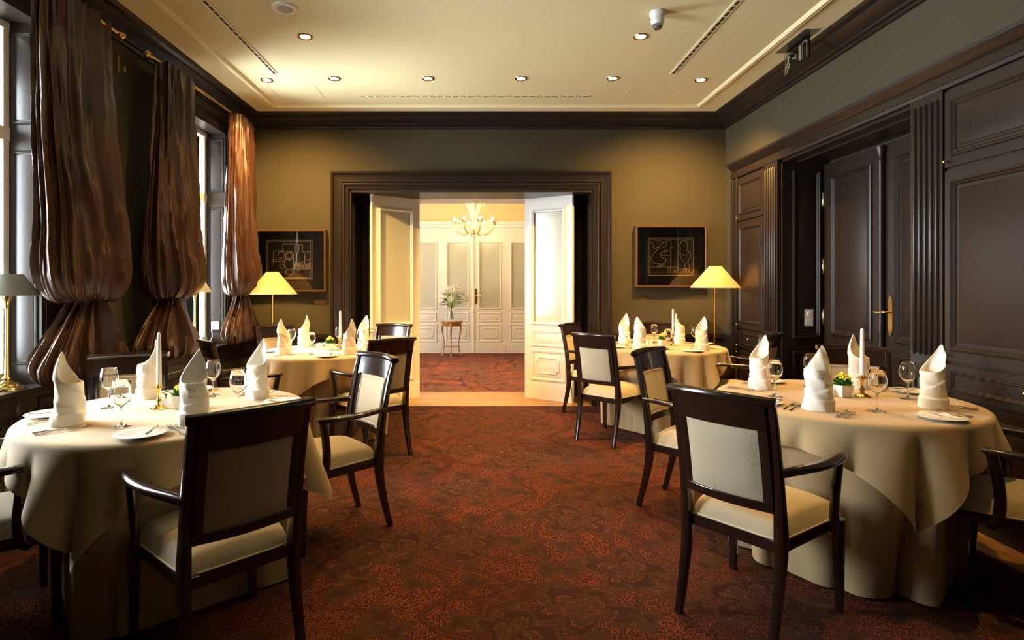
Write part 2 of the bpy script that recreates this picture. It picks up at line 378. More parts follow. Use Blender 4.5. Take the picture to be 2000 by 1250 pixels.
# open leaves; hinge at far edge
def place_leaf(o, hx, hy, fx, fy):
    o.location = (hx, hy, 0); o.rotation_euler = (0, 0, atan2(fy-hy, fx-hx))
LW = .62
l1 = white_leaf('door_1', LW, 2.37, astragal=-1, label='left white door leaf standing open')
place_leaf(l1, -.737, 6.753, -1.25, 6.40)
l2 = white_leaf('door_2', LW, 2.37, astragal=0, handle=-1, label='right white door leaf standing open with brass handle')
place_leaf(l2, .546, 6.753, 1.059, 6.40)
# local +y of l1 rotated ~214deg: visible face to camera is +y of l1? handled by symmetric mouldings
for i, (xa, xb) in enumerate(((OX0, -.737), (.546, OX1))):
    o = white_leaf('door_%d' % (3+i), xb-xa, 2.37, fixed_dark=True, label='fixed dark side leaf of the doorway', pane='dark'); o.location = (xa, 6.79, 0)
# hallway doors
hx = [-.133+(k-3)*.64 for k in range(6)]
for k, xx in enumerate(hx):
    o = white_leaf('door_%d' % (5+k), .64, 2.36, astragal=(1 if k == 2 else 0), handle=0,
                   label='white panelled hallway door leaf, %s' % ['far left, hidden behind the open leaf', 'left of the flower table', 'behind the flower vase', 'right of the centre post', 'at the right edge of the doorway', 'hidden behind the right leaf'][k])
    o.location = (xx, 11.23, 0)
bm = bmesh.new(); box(bm, -.10, -.07, 11.19, 11.20, .98, 1.28); tube(bm, [(-.085, 11.19, 1.14), (-.085, 11.15, 1.14), (.02, 11.15, 1.14)], .008)
o = obj('door_handle', bm, 'brass', [q for q in bpy.data.objects if q.name == 'door_8'][0], smooth=True); o.location = (-hx[3], -11.23, 0)

# ------------------------------------------------------------------ windows
for i, (a, b) in enumerate(wins):
    root = empty('window_%d' % (i+1), (0, 0, 0)); xg = XL-.21; mid = (a+b)/2
    bm = bmesh.new()
    for y0, y1 in ((a, a+.06), (b-.06, b), (mid-.045, mid+.045)): box(bm, xg-.03, xg+.03, y0, y1, .75, ZH)
    for z0, z1 in ((.75, .82), (ZH-.06, ZH), (2.17, 2.25)): box(bm, xg-.03, xg+.035, a, b, z0, z1)
    obj('window_frame', bm, 'cream', root, bevel=.004)
    for (ya, yb) in ((a+.06, mid-.045), (mid+.045, b-.06)):
        bm = bmesh.new(); box(bm, xg-.003, xg+.003, ya, yb, .82, ZH-.06); obj('pane', bm, 'clear', root)
    # reveals, panelled
    bm = bmesh.new()
    for yy, s in ((a, 1), (b, -1)):
        y0, y1 = (yy, yy+.02) if s > 0 else (yy-.02, yy)
        box(bm, xg+.03, XL+.01, y0, y1, .75, ZH)
        U = (1, 0, 0)
        panel(bm, (xg+.045, yy+s*.02, .86), U, (0, 0, 1), (0, s, 0), .155, 1.26, .5)
        panel(bm, (xg+.045, yy+s*.02, 2.27), U, (0, 0, 1), (0, s, 0), .155, .54, .5)
        box(bm, XL, XL+.025, min(yy, yy-s*.09), max(yy, yy-s*.09), .76, ZH+.09)
    box(bm, xg+.03, XL+.01, a, b, ZH-.02, ZH)
    box(bm, XL, XL+.025, a-.09, b+.09, ZH, ZH+.09); box(bm, XL, XL+.04, a-.11, b+.11, ZH+.09, ZH+.11)
    obj('window_reveal', bm, 'dark', root, smooth=30, label='dark panelled window reveal')
    struct(root, ['near window behind the grey table lamp', 'far window between the two curtains'][i])
# continuous sill + radiator cover
bm = bmesh.new(); box(bm, XL-.2, XL+.07, YB, YW-.05, .72, .75); struct(obj('trim_9', bm, 'dark', bevel=.008), 'dark window ledge running along the left wall')
bm = bmesh.new(); xf = XL+.05
box(bm, XL, xf, YB, YW-.05, .57, .72); box(bm, XL, xf, YB, YW-.05, 0, .10)
y = -1.0
while y < 6.1:
    box(bm, XL, xf, y, y+.06, .1, .57); y += 1.03
for k in range(7): panel(bm, (xf, -.9+k*1.03, .60), (0, 1, 0), (0, 0, 1), (1, 0, 0), .9, .09, .5, False)
t = empty('radiator_cover'); obj('cover_frame', bm, 'dark', t, smooth=30)
bm = bmesh.new(); box(bm, XL+.015, XL+.02, YB, 6.1, .1, .57)
o = obj('backing', bm, 'black', t)
bm = bmesh.new(); step = .028
for sgn in (1, -1):
    y = -.9
    while y < 6.1:
        a, b = (y, y+.47) if sgn > 0 else (y+.47, y)
        v = [(XL+.03, a-.003, .1), (XL+.03, a+.003, .1), (XL+.03, b+.003, .57), (XL+.03, b-.003, .57)]
        v2 = [(p[0]+.006, p[1], p[2]) for p in v]
        rings(bm, [v, v2]); y += step
obj('lattice', bm, 'grille', t)
tag(t, 'long dark radiator cover with brown lattice grille under the windows', 'radiator cover')

# ------------------------------------------------------------------ right wall panelling
P_ = XR-.03   # panel face plane
bm = bmesh.new()
PR = [(0, 2.45), (.05, 2.455), (.055, 2.475), (.045, 2.485), (.04, 2.54), (.06, 2.55), (.07, 2.565), (.10, 2.59), (.105, 2.61), (.06, 2.62), (0, 2.63)]
rings(bm, [[(XR-o, y, z) for o, z in PR] for y in (5.98, YB)], closed=False)
vv = [bm.verts.new((XR-o, 5.98, z)) for o, z in PR]; bm.faces.new(vv)
struct(obj('trim_10', bm, 'dark', smooth=30), 'dark entablature moulding above the right wall panelling')
def pilaster(name, y0, y1, nf, label):
    bm = bmesh.new(); box(bm, XR-.055, XR, y0, y1, 0, 2.45); box(bm, XR-.075, XR, y0-.01, y1+.01, 0, .12)
    w = (y1-y0-.03)/nf
    for i in range(nf):
        yc = y0+.015+w*(i+.5)
        for z0, z1 in ((.16, .79), (.91, 2.41)):
            sweep(bm, [(XR-.055, yc, z0), (XR-.055, yc, z0+.015), (XR-.055, yc, z1-.015), (XR-.055, yc, z1)], [(w*.2, .006), (w*.62, .03), (w*.62, .03), (w*.2, .006)], up=(1, 0, 0), n=12, power=2)
    struct(obj(name, bm, 'dark', smooth=40), label)
pilaster('trim_11', 3.24, 3.48, 5, 'near dark fluted pilaster'); pilaster('trim_12', 5.04, 5.28, 5, 'far dark fluted pilaster')
bm = bmesh.new()
for a, b, d in ((5.93, 5.98, .06), (5.88, 5.93, .045), (5.84, 5.88, .06)): box(bm, XR-d, XR, a, b, 0, 2.45)
struct(obj('trim_13', bm, 'dark', bevel=.008), 'dark vertical edge moulding by the corner')
# recess lining
bm = bmesh.new()
box(bm, XR-.02, XR+.40, 5.02, 5.04, 0, 2.45); box(bm, XR-.02, XR+.40, 3.48, 3.50, 0, 2.45); box(bm, XR-.02, XR+.40, 3.48, 5.04, 2.43, 2.45)
for z0, h in ((.15, .60), (.86, 1.50)): panel(bm, (XR+.07, 5.02, z0), (1, 0, 0), (0, 0, 1), (0, -1, 0), .25, h)
sweep(bm, [(XR+.1, 3.55, 2.425), (XR+.1, 4.97, 2.425)], (.03, .02), n=8)
struct(obj('trim_14', bm, 'dark', smooth=30), 'dark lining of the door recess')
# dark double door in the recess
root = empty('door_11', (XR+.39, 0, 0))
for k, (a, b) in enumerate(((4.27, 5.0), (3.52, 4.25))):
    bm = bmesh.new(); box(bm, -.05, 0, a, b, 0, 2.40)
    for z0, h in ((.90, 1.38), (.60, .22), (.16, .38)):
        panel(bm, (-.05, a+.11, z0), (0, 1, 0), (0, 0, 1), (-1, 0, 0), b-a-.22, h, 1.1)
    for cy in (a+.19, b-.19): tube(bm, [(-.062, cy+.03*cos(q)*(1 if cy < (a+b)/2 else -1), .985+.02*sin(q)) for q in [i*.6 for i in range(8)]], .004, 6)
    obj('door_leaf', bm, 'dark', root, smooth=30)
bm = bmesh.new(); lathe(bm, [(.02, 0), (.024, .55), (.03, .62), (.02, .68), (.034, .74), (.02, .80), (.018, .95), (.022, 1.0), (.018, 1.05), (.018, 2.26), (.026, 2.28), (.02, 2.31), (.04, 2.38)], 16, (-.07, 4.26, 0))
obj('astragal', bm, 'dark', root, smooth=30)
bm = bmesh.new()
rings(bm, [[(x, 4.185+.022*sqrt(max(0, 1-abs((j/10*2-1))**6)) * s2, .95+.31*j/10) for s2, jr in ((1, range(11)), (-1, range(10, -1, -1))) for j in jr] for x in (-.051, -.058)])
tube(bm, [(-.058, 4.185, 1.13), (-.105, 4.185, 1.13), (-.11, 4.20, 1.13), (-.108, 4.30, 1.128)], .009)
obj('handle', bm, 'brass', root, smooth=40, label='brass lever handle on long plate')
for z in (2.1, 1.5, 1.05):
    bm = bmesh.new(); lathe(bm, [(.002, -.07), (.008, -.06), (.008, .06), (.002, .07)], 10, (-.055, 5.005, z)); obj('hinge', bm, 'brass', root, smooth=True)
struct(root, 'tall dark double door in the recess')
# cupboards
def cupboard(name, y0, y1, label):
    t = empty(name, (XR, (y0+y1)/2, 0)); w = y1-y0; a = -w/2
    bm = bmesh.new(); box(bm, -.03, -.002, a, a+w, 0, 2.45); obj('body', bm, 'dark', t)
    def front(nm, z0, z1, knob, drawer=False):
        bm = bmesh.new(); box(bm, -.05, -.03, a+.012, a+w-.012, z0, z1)
        m_ = .055
        panel(bm, (-.05, a+m_, z0+m_*(1 if not drawer else .6)), (0, 1, 0), (0, 0, 1), (-1, 0, 0), w-2*m_, z1-z0-2*m_*(1 if not drawer else .6), (1.0 if w > .6 else .7)*(.6 if drawer else 1), not drawer)
        f = obj(nm, bm, 'dark', t, smooth=30)
        for ky, kz in knob:
            bm = bmesh.new(); pts = [(.004, 0), (.004, .012), (.010, .018), (.011, .025), (.006, .031), (.0003, .032)]
            lathe(bm, pts, 12); bm.transform(Matrix.Rotation(-pi/2, 4, 'Y')); o = obj('knob', bm, 'brass', f, smooth=True); o.location = (-.05, ky, kz)
    ye = a+w-.035
    front('door', 2.00, 2.43, [(ye, 2.03)]); front('door', .90, 1.98, [(ye, .93)])
    front('drawer', .70, .88, [(0, .80), (ye, .72)], True); front('door', .10, .68, [(ye, .65)])
    tag(t, label, 'cupboard', 'dark built-in cupboards of the right wall')
cupboard('built_in_cupboard', 5.28, 5.84, 'narrow dark built-in cupboard in the corner behind the right floor lamp')
cupboard('built_in_cupboard', 2.22, 3.24, 'wide dark built-in cupboard at the right edge beside the near pilaster')
cupboard('built_in_cupboard', 1.2, 2.22, 'wide dark built-in cupboard beyond the right edge of the view')
bm = bmesh.new(); box(bm, XR-.02, XR, 5.98, YW, 0, .76); box(bm, XR-.04, XR, 5.98, YW, .76, .80); struct(obj('trim_15', bm, 'dark'), 'short dark dado in the right corner')
# switch
t = empty('wall_switch', (2.925, 5.02, 1.045))
bm = bmesh.new(); box(bm, -.04, .04, -.012, 0, -.075, .075); obj('switch_plate', bm, 'plastic', t, bevel=.004)
bm = bmesh.new(); lathe(bm, [(.022, 0), (.02, .014), (.0003, .015)], 20); bm.transform(Matrix.Rotation(pi/2, 4, 'X')); o = obj('dimmer_knob', bm, 'plastic', t, smooth=True); o.location = (0, -.012, .035)
bm = bmesh.new(); box(bm, -.028, .028, -.016, -.012, -.065, -.01); obj('rocker', bm, 'plastic', t, bevel=.002)
tag(t, 'white double light switch with round dimmer in the dark door recess', 'light switch')
# socket in window reveal
t = empty('wall_socket', (XL-.09, 5.68, .93))
bm = bmesh.new(); box(bm, -.04, .04, -.01, 0, -.04, .04); lathe(bm, [(.02, 0), (.024, .006)], 16); obj('socket_plate', bm, 'plastic', t, bevel=.004)
bm = bmesh.new(); tube(bm, spl([(-.01, -.02, 0), (-.02, -.04, -.03), (-.01, -.05, -.12), (-.03, -.12, -.17)], 16), .004); obj('cord', bm, 'plastic', t, smooth=True)
tag(t, 'white wall socket with plug cord in the far window reveal', 'socket')

# ------------------------------------------------------------------ ceiling fittings
def downlight_mesh():
    root = empty('ceiling_downlight')
    bm = bmesh.new(); rings(bm, [[(r*cos(2*pi*j/24), r*sin(2*pi*j/24), z) for j in range(24)] for r, z in ((.058, 0), (.055, -.006), (.042, -.006), (.036, -.002))], cap=False)
    obj('trim_ring', bm, 'brass', root, smooth=True)
    bm = bmesh.new(); lathe(bm, [(.036, -.001), (.035, -.003), (.02, -.006), (.0003, -.007)], 20); obj('lamp', bm, 'lens', root, smooth=True)
    return root
dl = []
proto = downlight_mesh()
DL = [(-1.94, 5.12, 'leftmost of the far ceiling downlights, nearest the curtain corner'), (-1.316, 5.08, 'second from left in the far row of ceiling downlights'),
      (-.471, 5.08, 'third from left in the far row of ceiling downlights'), (.369, 5.08, 'fourth from left in the far row of ceiling downlights'),
      (1.196, 5.08, 'fifth from left in the far row of ceiling downlights'), (2.006, 5.12, 'rightmost of the far ceiling downlights, below the exit sign corner'),
      (-1.315, 4.23, 'ceiling downlight near the round speaker'), (1.206, 4.23, 'bright ceiling downlight beside the smoke detector')]
ADDED_SPOTS = [(-1.3, 3.35), (1.3, 3.35), (1.95, 2.45)]  # unseen spots added beyond the visible rows to light tables and seats
for i, (x, y, lb) in enumerate(DL):
    o = proto if i == 0 else copy_tree(proto); o.location = (x, y, ZC-.0005); tag(o, lb, 'ceiling light', 'recessed ceiling downlights')
for i, (x, y) in enumerate([d[:2] for d in DL]+ADDED_SPOTS):
    p = point('downlight_and_added_beam', (x, y, ZC-.02), LK['down']*(4.4 if y == 5.12 else 1), WARM, .025, 'SPOT', radians(128 if y > 4 else 88), .9)
    if y == 5.12: p.rotation_euler = (radians(22), 0, 0)
for x in (-1.2, 0, 1.2): point('hall_added_spot', (x, 8.3, 3.55), 150, (1, .80, .52), .05, 'SPOT', radians(85), .9)  # unseen spots added in the hall to brighten its carpet
bm = bmesh.new()
def slot(name, x0, x1, y0, y1, label):
    t = empty(name, ((x0+x1)/2, (y0+y1)/2, ZC)); lx, ly = (x1-x0)/2, (y1-y0)/2
    bm = bmesh.new(); box(bm, -lx, lx, -ly, ly, -.006, 0); obj('vent_frame', bm, 'ceiltrim', t)
    bm = bmesh.new(); L = max(lx, ly)*2; n = int(L/.075)
    for k in range(n):
        c = -L/2+(k+.5)*L/n
        if lx > ly: box(bm, c-.03, c+.03, -ly*.45, ly*.45, -.008, -.006)
        else: box(bm, -lx*.4, lx*.4, c-.03, c+.03, -.008, -.006)
    obj('slots', bm, 'black', t, label='row of dark vent slots')
    tag(t, label, 'ceiling vent', 'linear ceiling vents')
slot('ceiling_vent', -1.835, -1.785, 1.2, 4.96, 'long slotted ceiling vent running above the left tables')
slot('ceiling_vent', 1.67, 1.72, 1.2, 4.96, 'long slotted ceiling vent running above the right tables')
slot('ceiling_vent', -1.19, 1.08, 5.535, 5.575, 'slotted ceiling vent parallel to the back wall')
t = empty('ceiling_speaker', (-1.317, 3.79, ZC))
bm = bmesh.new(); lathe(bm, [(.085, 0), (.08, -.012), (.06, -.014)], 28); obj('speaker_ring', bm, 'plastic', t, smooth=40)
bm = bmesh.new(); lathe(bm, [(.056, -.013), (.05, -.017), (.0003, -.018)], 24); obj('speaker_grille', bm, mat('speaker_mesh', (.35, .34, .27), .6), t, smooth=True)
tag(t, 'round white ceiling speaker beside the left vent', 'speaker')
t = empty('smoke_detector', (1.215, 3.86, ZC))
bm = bmesh.new(); lathe(bm, [(.052, 0), (.052, -.02), (.042, -.035), (.046, -.06), (.036, -.085)], 24); obj('detector_body', bm, 'plastic', t, smooth=30)
bm = bmesh.new()
for k in range(12):
    a = k*pi/6; tube(bm, [(.034*cos(a), .034*sin(a), -.085), (.026*cos(a), .026*sin(a), -.105)], .003, 6)
lathe(bm, [(.03, -.103), (.026, -.112), (.0003, -.113)], 20); obj('detector_cage', bm, 'grille', t, smooth=30)
tag(t, 'white round smoke detector hanging on the ceiling', 'smoke detector')
# access panels in ceiling (hairline frames)
bm = bmesh.new()
for (xa, xb, ya, yb) in ((1.42, 1.92, 5.28, 5.68), (-2.0, -1.55, 5.28, 5.68)):
    for q in ((xa, xb, ya, ya+.004), (xa, xb, yb-.004, yb), (xa, xa+.004, ya, yb), (xb-.004, xb, ya, yb)): box(bm, *q, ZC-.002, ZC)
struct(obj('trim_16', bm, 'ceiltrim'), 'hairline edges of ceiling access panels')
# exit sign
t = empty('exit_sign', (2.42, 4.31, ZC))
bm = bmesh.new(); box(bm, -.055, .055, -.21, .21, -.006, 0); obj('mount', bm, 'steel', t, bevel=.002)
bm = bmesh.new(); box(bm, -.004, .004, -.17, .17, -.20, -.006); obj('glass_plate', bm, 'clear', t)
bm = bmesh.new()
def ex(y0, y1, z0, z1): box(bm, -.007, -.005, y0, y1, z0, z1)
ex(-.15, -.142, -.17, -.05); ex(-.15, -.09, -.058, -.05); ex(-.098, -.09, -.17, -.05); ex(-.075, -.04, -.17, -.06)
ex(.0, .05, -.125, -.115); ex(-.005, .01, -.14, -.10)
sweep(bm, [(-.006, .10, -.075), (-.006, .105, -.12)], (.018, .004), up=(1, 0, 0), n=8); sweep(bm, [(-.006, .105, -.12), (-.006, .085, -.145), (-.006, .10, -.175)], (.010, .004), up=(1, 0, 0), n=8)
sweep(bm, [(-.006, .105, -.12), (-.006, .13, -.15), (-.006, .15, -.155)], (.010, .004), up=(1, 0, 0), n=8); sweep(bm, [(-.006, .10, -.08), (-.006, .075, -.10)], (.008, .004), up=(1, 0, 0), n=8)
lathe(bm, [(.012, -.003), (.012, .003)], 12, (-.006, .098, -.055))
obj('pictogram', bm, mat('etched_grey', (.16, .16, .12), .5), t, label='running figure, arrow and doorway symbols')
tag(t, 'glass exit sign with running figure hanging above the right panelling', 'exit sign')

# ------------------------------------------------------------------ curtains
def curtain(name, yc, prof, X, seed, label):
    """prof rows: (yoff, halfwidth, halfdepth, z, pleat)"""
    rows = spl(prof, 150); n = 220; bm = bmesh.new(); R = []
    for i, (yo, w, d, z, am) in enumerate(rows):
        ring = []
        for j in range(n):
            a = 2*pi*j/n
            f = 1.7*(1-2*abs(sin(6*a+seed+.35*sin(z*1.3+seed)))**.7)*.8+.8*(1-2*abs(sin(10.5*a+2.3*seed+.5*sin(z*1.7+a)))**.8)+.35*sin(37*a+z*2)
            q = noise.noise(Vector((cos(a)*2.2+seed, sin(a)*2.2, z*1.6)))*.9+noise.noise(Vector((cos(a)*6, sin(a)*6+seed, z*3.5)))*.6+noise.noise(Vector((cos(a)*16, sin(a)*16+seed, z*13)))*.28
            k = 1+am*(f*.9+q*.8)
            ring.append((X+d*k*cos(a)+.010*q, yc+yo+w*(1+am*.35*(f*.5+q))*sin(a), z+.010*q+am*.05*f*(1 if z < 1.5 else .1)))
        R.append(ring)
    rings(bm, R, cap=True)
    return tag(obj(name, bm, 'taff', smooth=80), label, 'curtain', 'brown taffeta curtains of the left wall')
def cprof(top_w, bul_w, pin_w, sk_w, y_top, y_b, y_p, y_s, zb=.77):
    return [(y_top, top_w, .055, 3.02, .22), (y_top, top_w, .05, 2.96, .25), (y_top, top_w*1.03, .06, 2.7, .25), (y_top*.6+y_b*.4, (top_w+bul_w)/2, .085, 2.2, .22), (y_b, bul_w*.97, .11, 1.75, .20),
            (y_b, bul_w, .14, 1.48, .17), (y_b, bul_w*.93, .14, 1.34, .15), (y_b*.6+y_p*.4, bul_w*.72, .11, 1.245, .15), (y_p, pin_w*1.15, .065, 1.255, .2), (y_p, pin_w, .06, 1.225, .25),
            (y_p*.7+y_s*.3, pin_w*1.5, .075, 1.14, .25), (y_p*.3+y_s*.7, sk_w*.82, .10, .98, .22), (y_s, sk_w, .12, .87, .20), (y_s, sk_w*.9, .11, zb+.02, .18), (y_s, sk_w*.6, .06, zb, .12)]
curtain('curtain', 3.45, cprof(.31, .375, .13, .39, -.08, .0, .02, -.01), -2.42, 1.3, 'brown taffeta curtain nearest the camera, tied and bunched behind the grey table lamp')
curtain('curtain', 4.40, cprof(.27, .36, .13, .42, .06, .03, -.05, -.05), -2.41, 3.7, 'middle brown taffeta curtain, tied, left of the far window')
curtain('curtain', 5.68, cprof(.25, .29, .085, .31, .0, -.02, -.02, -.02), -2.41, 6.1, 'farthest brown taffeta curtain, lit golden, right of the far window')
def rod(y0, y1, label, ends):
    t = empty('curtain_rod', (-2.40, (y0+y1)/2, 3.0)); h = (y1-y0)/2
    bm = bmesh.new(); tube(bm, [(0, -h, 0), (0, h, 0)], .012, 10); obj('rod', bm, 'brass', t, smooth=True)
    for s in ends:
        bm = bmesh.new(); lathe(bm, [(.012, 0), (.02, .008), (.012, .018), (.024, .035), (.028, .05), (.02, .066), (.0003, .075)], 14); bm.transform(Matrix.Rotation(-s*pi/2, 4, 'X')); o = obj('finial', bm, 'brass', t, smooth=True); o.location = (0, s*h, 0)
        bm = bmesh.new(); box(bm, -.18, 0, s*(h-.05)-.006, s*(h-.05)+.006, -.01, .01); obj('bracket', bm, 'brass', t)
    tag(t, label, 'curtain rod', 'brass curtain rods')
rod(1.9, 3.72, 'brass curtain rod over the near window, knobbed end on the dark pier', (1,)); rod(4.10, 6.0, 'brass curtain rod over the far window between two curtains', (-1,))
t = empty('wall_hook', (XL, 4.0, 2.90)); bm = bmesh.new(); box(bm, 0, .012, -.012, .012, -.06, .06); tube(bm, spl([(.01, 0, -.04), (.05, 0, -.06), (.055, 0, -.02)], 8), .005); obj('hook', bm, 'brass', t, smooth=30)
tag(t, 'small brass hook on the dark pier between the curtains', 'hook')

# ------------------------------------------------------------------ lamps
def table_lamp(loc, label, proto=None):
    if proto: t = copy_tree(proto)
    else:
        t = empty('table_lamp')
        bm = bmesh.new(); lathe(bm, [(.082, 0), (.082, .008), (.078, .014), (.06, .02), (.055, .03), (.035, .036), (.02, .05), (.024, .062), (.014, .075)], 28); obj('lamp_base', bm, 'brass', t, smooth=40)
        bm = bmesh.new(); lathe(bm, [(.011, .07), (.009, .2), (.0085, .44), (.014, .46), (.012, .468), (.02, .49), (.034, .515), (.048, .528), (.05, .533), (.03, .535)], 20); obj('pole', bm, 'brass', t, smooth=40)
        bm = bmesh.new(); n = 40
        rings(bm, [[(r*cos(2*pi*j/n), r*sin(2*pi*j/n), z) for j in range(n)] for r, z in ((.150, .520), (.148, .520), (.074, .640), (.0725, .640), (.146, .523), (.150, .520))], cap=False)
        lathe(bm, [(.072, .632), (.06, .633)], 24)
        obj('lamp_shade', bm, 'greysh', t, smooth=30, label='grey conical lampshade')
    t.location = loc; return tag(t, label, 'lamp', 'grey table lamps on the window ledge')
tl = table_lamp((-2.63, 3.13, .75), 'brass table lamp with grey shade on the near window ledge')
table_lamp((-2.71, 5.35, .75), 'brass table lamp with grey shade half hidden in the far window', tl)
def floor_lamp(loc, zb, zt, tilt, label):
    t = empty('floor_lamp', loc); t.rotation_euler = (0, tilt, 0)
    bm = bmesh.new(); lathe(bm, [(.13, 0), (.13, .012), (.10, .02), (.02, .03), (.012, .05)], 28); obj('lamp_base', bm, 'brass', t, smooth=40)
    bm = bmesh.new(); lathe(bm, [(.011, .03), (.009, .6), (.009, zb+.05), (.016, zb+.06), (.016, zb+.10)], 14); obj('pole', bm, 'brass', t, smooth=40)
    bm = bmesh.new(); n = 48; r0, r1 = .245, .060
    rings(bm, [[(r*cos(2*pi*j/n), r*sin(2*pi*j/n), z) for j in range(n)] for r, z in ((r0, zb), (r1, zt), (r1-.002, zt), (r0-.002, zb+.001), (r0, zb))], cap=False)
    s = obj('lamp_shade', bm, 'shade', t, smooth=30, label='glowing cream conical lampshade')
    bm = bmesh.new(); lathe(bm, [(.0003, zb+.16), (.02, zb+.15), (.028, zb+.125), (.015, zb+.10), (.012, zb+.09)], 16); obj('bulb', bm, 'bulb', t, smooth=True)
    bm = bmesh.new(); tube(bm, [((r0-.003)*cos(2*pi*j/40), (r0-.003)*sin(2*pi*j/40), zb) for j in range(40)], .003, 6, loop=True); obj('shade_trim', bm, 'piping', s)
    p = point('floor_lamp_light', (0, 0, zb+.12), LK['floorlamp'], WARM, .03); p.parent = t
    return tag(t, label, 'floor lamp', 'floor lamps with cream shades')
floor_lamp((-2.14, 5.80, 0), 1.245, 1.47, 0, 'brass floor lamp with glowing cream shade beside the far curtain')
floor_lamp((2.405, 5.80, 0), 1.31, 1.53, radians(.6), 'brass floor lamp with glowing cream shade in the right corner')

# ------------------------------------------------------------------ pictures
def picture(x0, x1, z0, z1, px0, px1, pz0, pz1, art, label, plaque):
    t = empty('framed_picture', ((x0+x1)/2, YW, (z0+z1)/2)); cx, cz = (x0+x1)/2, (z0+z1)/2
    w, h = x1-x0, z1-z0; D = .075
    bm = bmesh.new(); mould(bm, (-w/2, 0, -h/2), (1, 0, 0), (0, 0, 1), (0, -1, 0), w, h, [(0, 0), (0, D), (.003, D+.004), (.018, D+.004), (.021, D), (.021, D-.03)])
    obj('frame', bm, 'framew', t, smooth=30)
    bm = bmesh.new(); box(bm, -w/2+.02, w/2-.02, -D+.028, -D+.034, -h/2+.02, h/2-.02); obj('mat_board', bm, 'matt', t)
    a, b, c, d = px0-cx, px1-cx, pz0-cz, pz1-cz
    bm = bmesh.new(); box(bm, a, b, -D+.024, -D+.027, c, d); pr = obj('print', bm, 'print', t)
    bm = bmesh.new(); yl = -D+.0235; W_, H_ = b-a, d-c
    for poly, r in art+[([(.0, 0), (1, 0), (1, 1), (0, 1), (0, 0)], .0035), ([(.03, .035), (.97, .035), (.97, .965), (.03, .965), (.03, .035)], .0016)]:
        pts = [(a+u*W_, yl, c+v*H_) for u, v in poly]
        sweep(bm, pts, (r*3, .0008), up=(0, 1, 0), n=4)
    obj('line_drawing', bm, 'line', pr, label='cream line drawing')
    bm = bmesh.new(); box(bm, -w/2+.019, w/2-.019, -D+.008, -D+.011, -h/2+.019, h/2-.019); obj('pane', bm, 'clear', t)
    tag(t, label, 'picture', 'framed prints on the back wall')
    o = empty('picture_plaque', (plaque, YW, z0-.115)); bm = bmesh.new(); box(bm, -.065, .065, -.006, 0, -.02, .02); obj('plaque', bm, 'brass', o, bevel=.002)
    tag(o, 'small brass plaque under the %s picture' % ('left' if x0 < 0 else 'right'), 'plaque')
def circ(cx, cy, r, s=1.0, n=20): return [(cx+r*cos(2*pi*k/n), cy+r*s*sin(2*pi*k/n)) for k in range(n+1)]
art1 = [([(.15, .35), (.15, .72), (.40, .72)], .003), ([(.10, .45), (.42, .45)], .003), ([(.12, .50), (.45, .50)], .002), (circ(.5, .6, .09, 1.2), .004), (circ(.5, .6, .055, 1.2), .002),
        (spl([(.42, .58), (.40, .35), (.45, .25), (.57, .25), (.60, .35), (.58, .62)], 20), .003), (spl([(.68, .35), (.66, .62), (.71, .72), (.71, .86), (.75, .90), (.79, .86), (.79, .72), (.84, .62), (.82, .35), (.68, .35)], 40), .003),
        ([(.36, .68), (.36, .90), (.62, .90), (.62, .66)], .004), (spl([(.24, .60), (.30, .70), (.40, .66), (.36, .54), (.26, .54)], 16), .0025), (circ(.5, .17, .09, .8), .003), (circ(.34, .32, .05, 1.2), .002),
        ([(.60, .35), (.96, .50)], .002), ([(.66, .22), (.96, .40)], .002), ([(.70, .2), (.96, .32)], .002), ([(.84, .70), (.97, .70)], .002), ([(.03, .17), (.38, .17)], .002), (circ(.9, .3, .05), .002)]
for k in range(14): art1.append(([(.60+.027*k, .22+.02*(k % 3)), (.64+.025*k, .44-.02*(k % 4))], .002))
art2 = [([(.50, .18), (.50, .97)], .002), ([(.66, .06), (.66, .97)], .002), ([(.03, .22), (.66, .22)], .0016), ([(.52, .72), (.55, .72), (.55, .78), (.52, .78), (.52, .72)], .0016),
        (spl([(.05, .90), (.12, .82), (.10, .74), (.20, .72), (.30, .85), (.48, .94), (.60, .96)], 24), .0022), (spl([(.22, .70), (.10, .55), (.06, .42), (.14, .32), (.30, .30), (.36, .22)], 24), .0022),
        (spl([(.30, .30), (.40, .40), (.28, .50), (.30, .60), (.46, .66)], 20), .0022), (spl([(.12, .95), (.30, .90), (.42, .84), (.30, .74), (.16, .76)], 18), .0018), ([(.30, .53), (.49, .53)], .0016), ([(.38, .62), (.38, .70)], .0016), ([(.34, .66), (.44, .66)], .0016),
        (spl([(.74, .90), (.70, .80), (.72, .70), (.70, .60), (.74, .45), (.80, .35), (.82, .20), (.86, .08)], 26), .0022), (spl([(.84, .90), (.88, .78), (.86, .70), (.94, .55), (.92, .45), (.88, .36), (.92, .22), (.90, .08)], 26), .0022),
        (spl([(.70, .88), (.80, .93), (.90, .88)], 12), .0022), (spl([(.72, .58), (.80, .53), (.90, .56)], 12), .0018), ([(.68, .15), (.90, .18)], .0018), (circ(.46, .14, .035, 1.8), .002), (circ(.60, .10, .03), .002), ([(.2, .24), (.3, .24), (.3, .27), (.2, .27), (.2, .24)], .002)]
picture(-2.50, -1.69, 1.265, 1.945, -2.345, -1.845, 1.41, 1.83, art1, 'dark framed print of jars and bottles in cream lines, left of the doorway', -1.77)
picture(1.70, 2.48, 1.315, 1.99, 1.845, 2.335, 1.445, 1.855, art2, 'burl framed print of abstract cream lines, right of the doorway', 1.80)

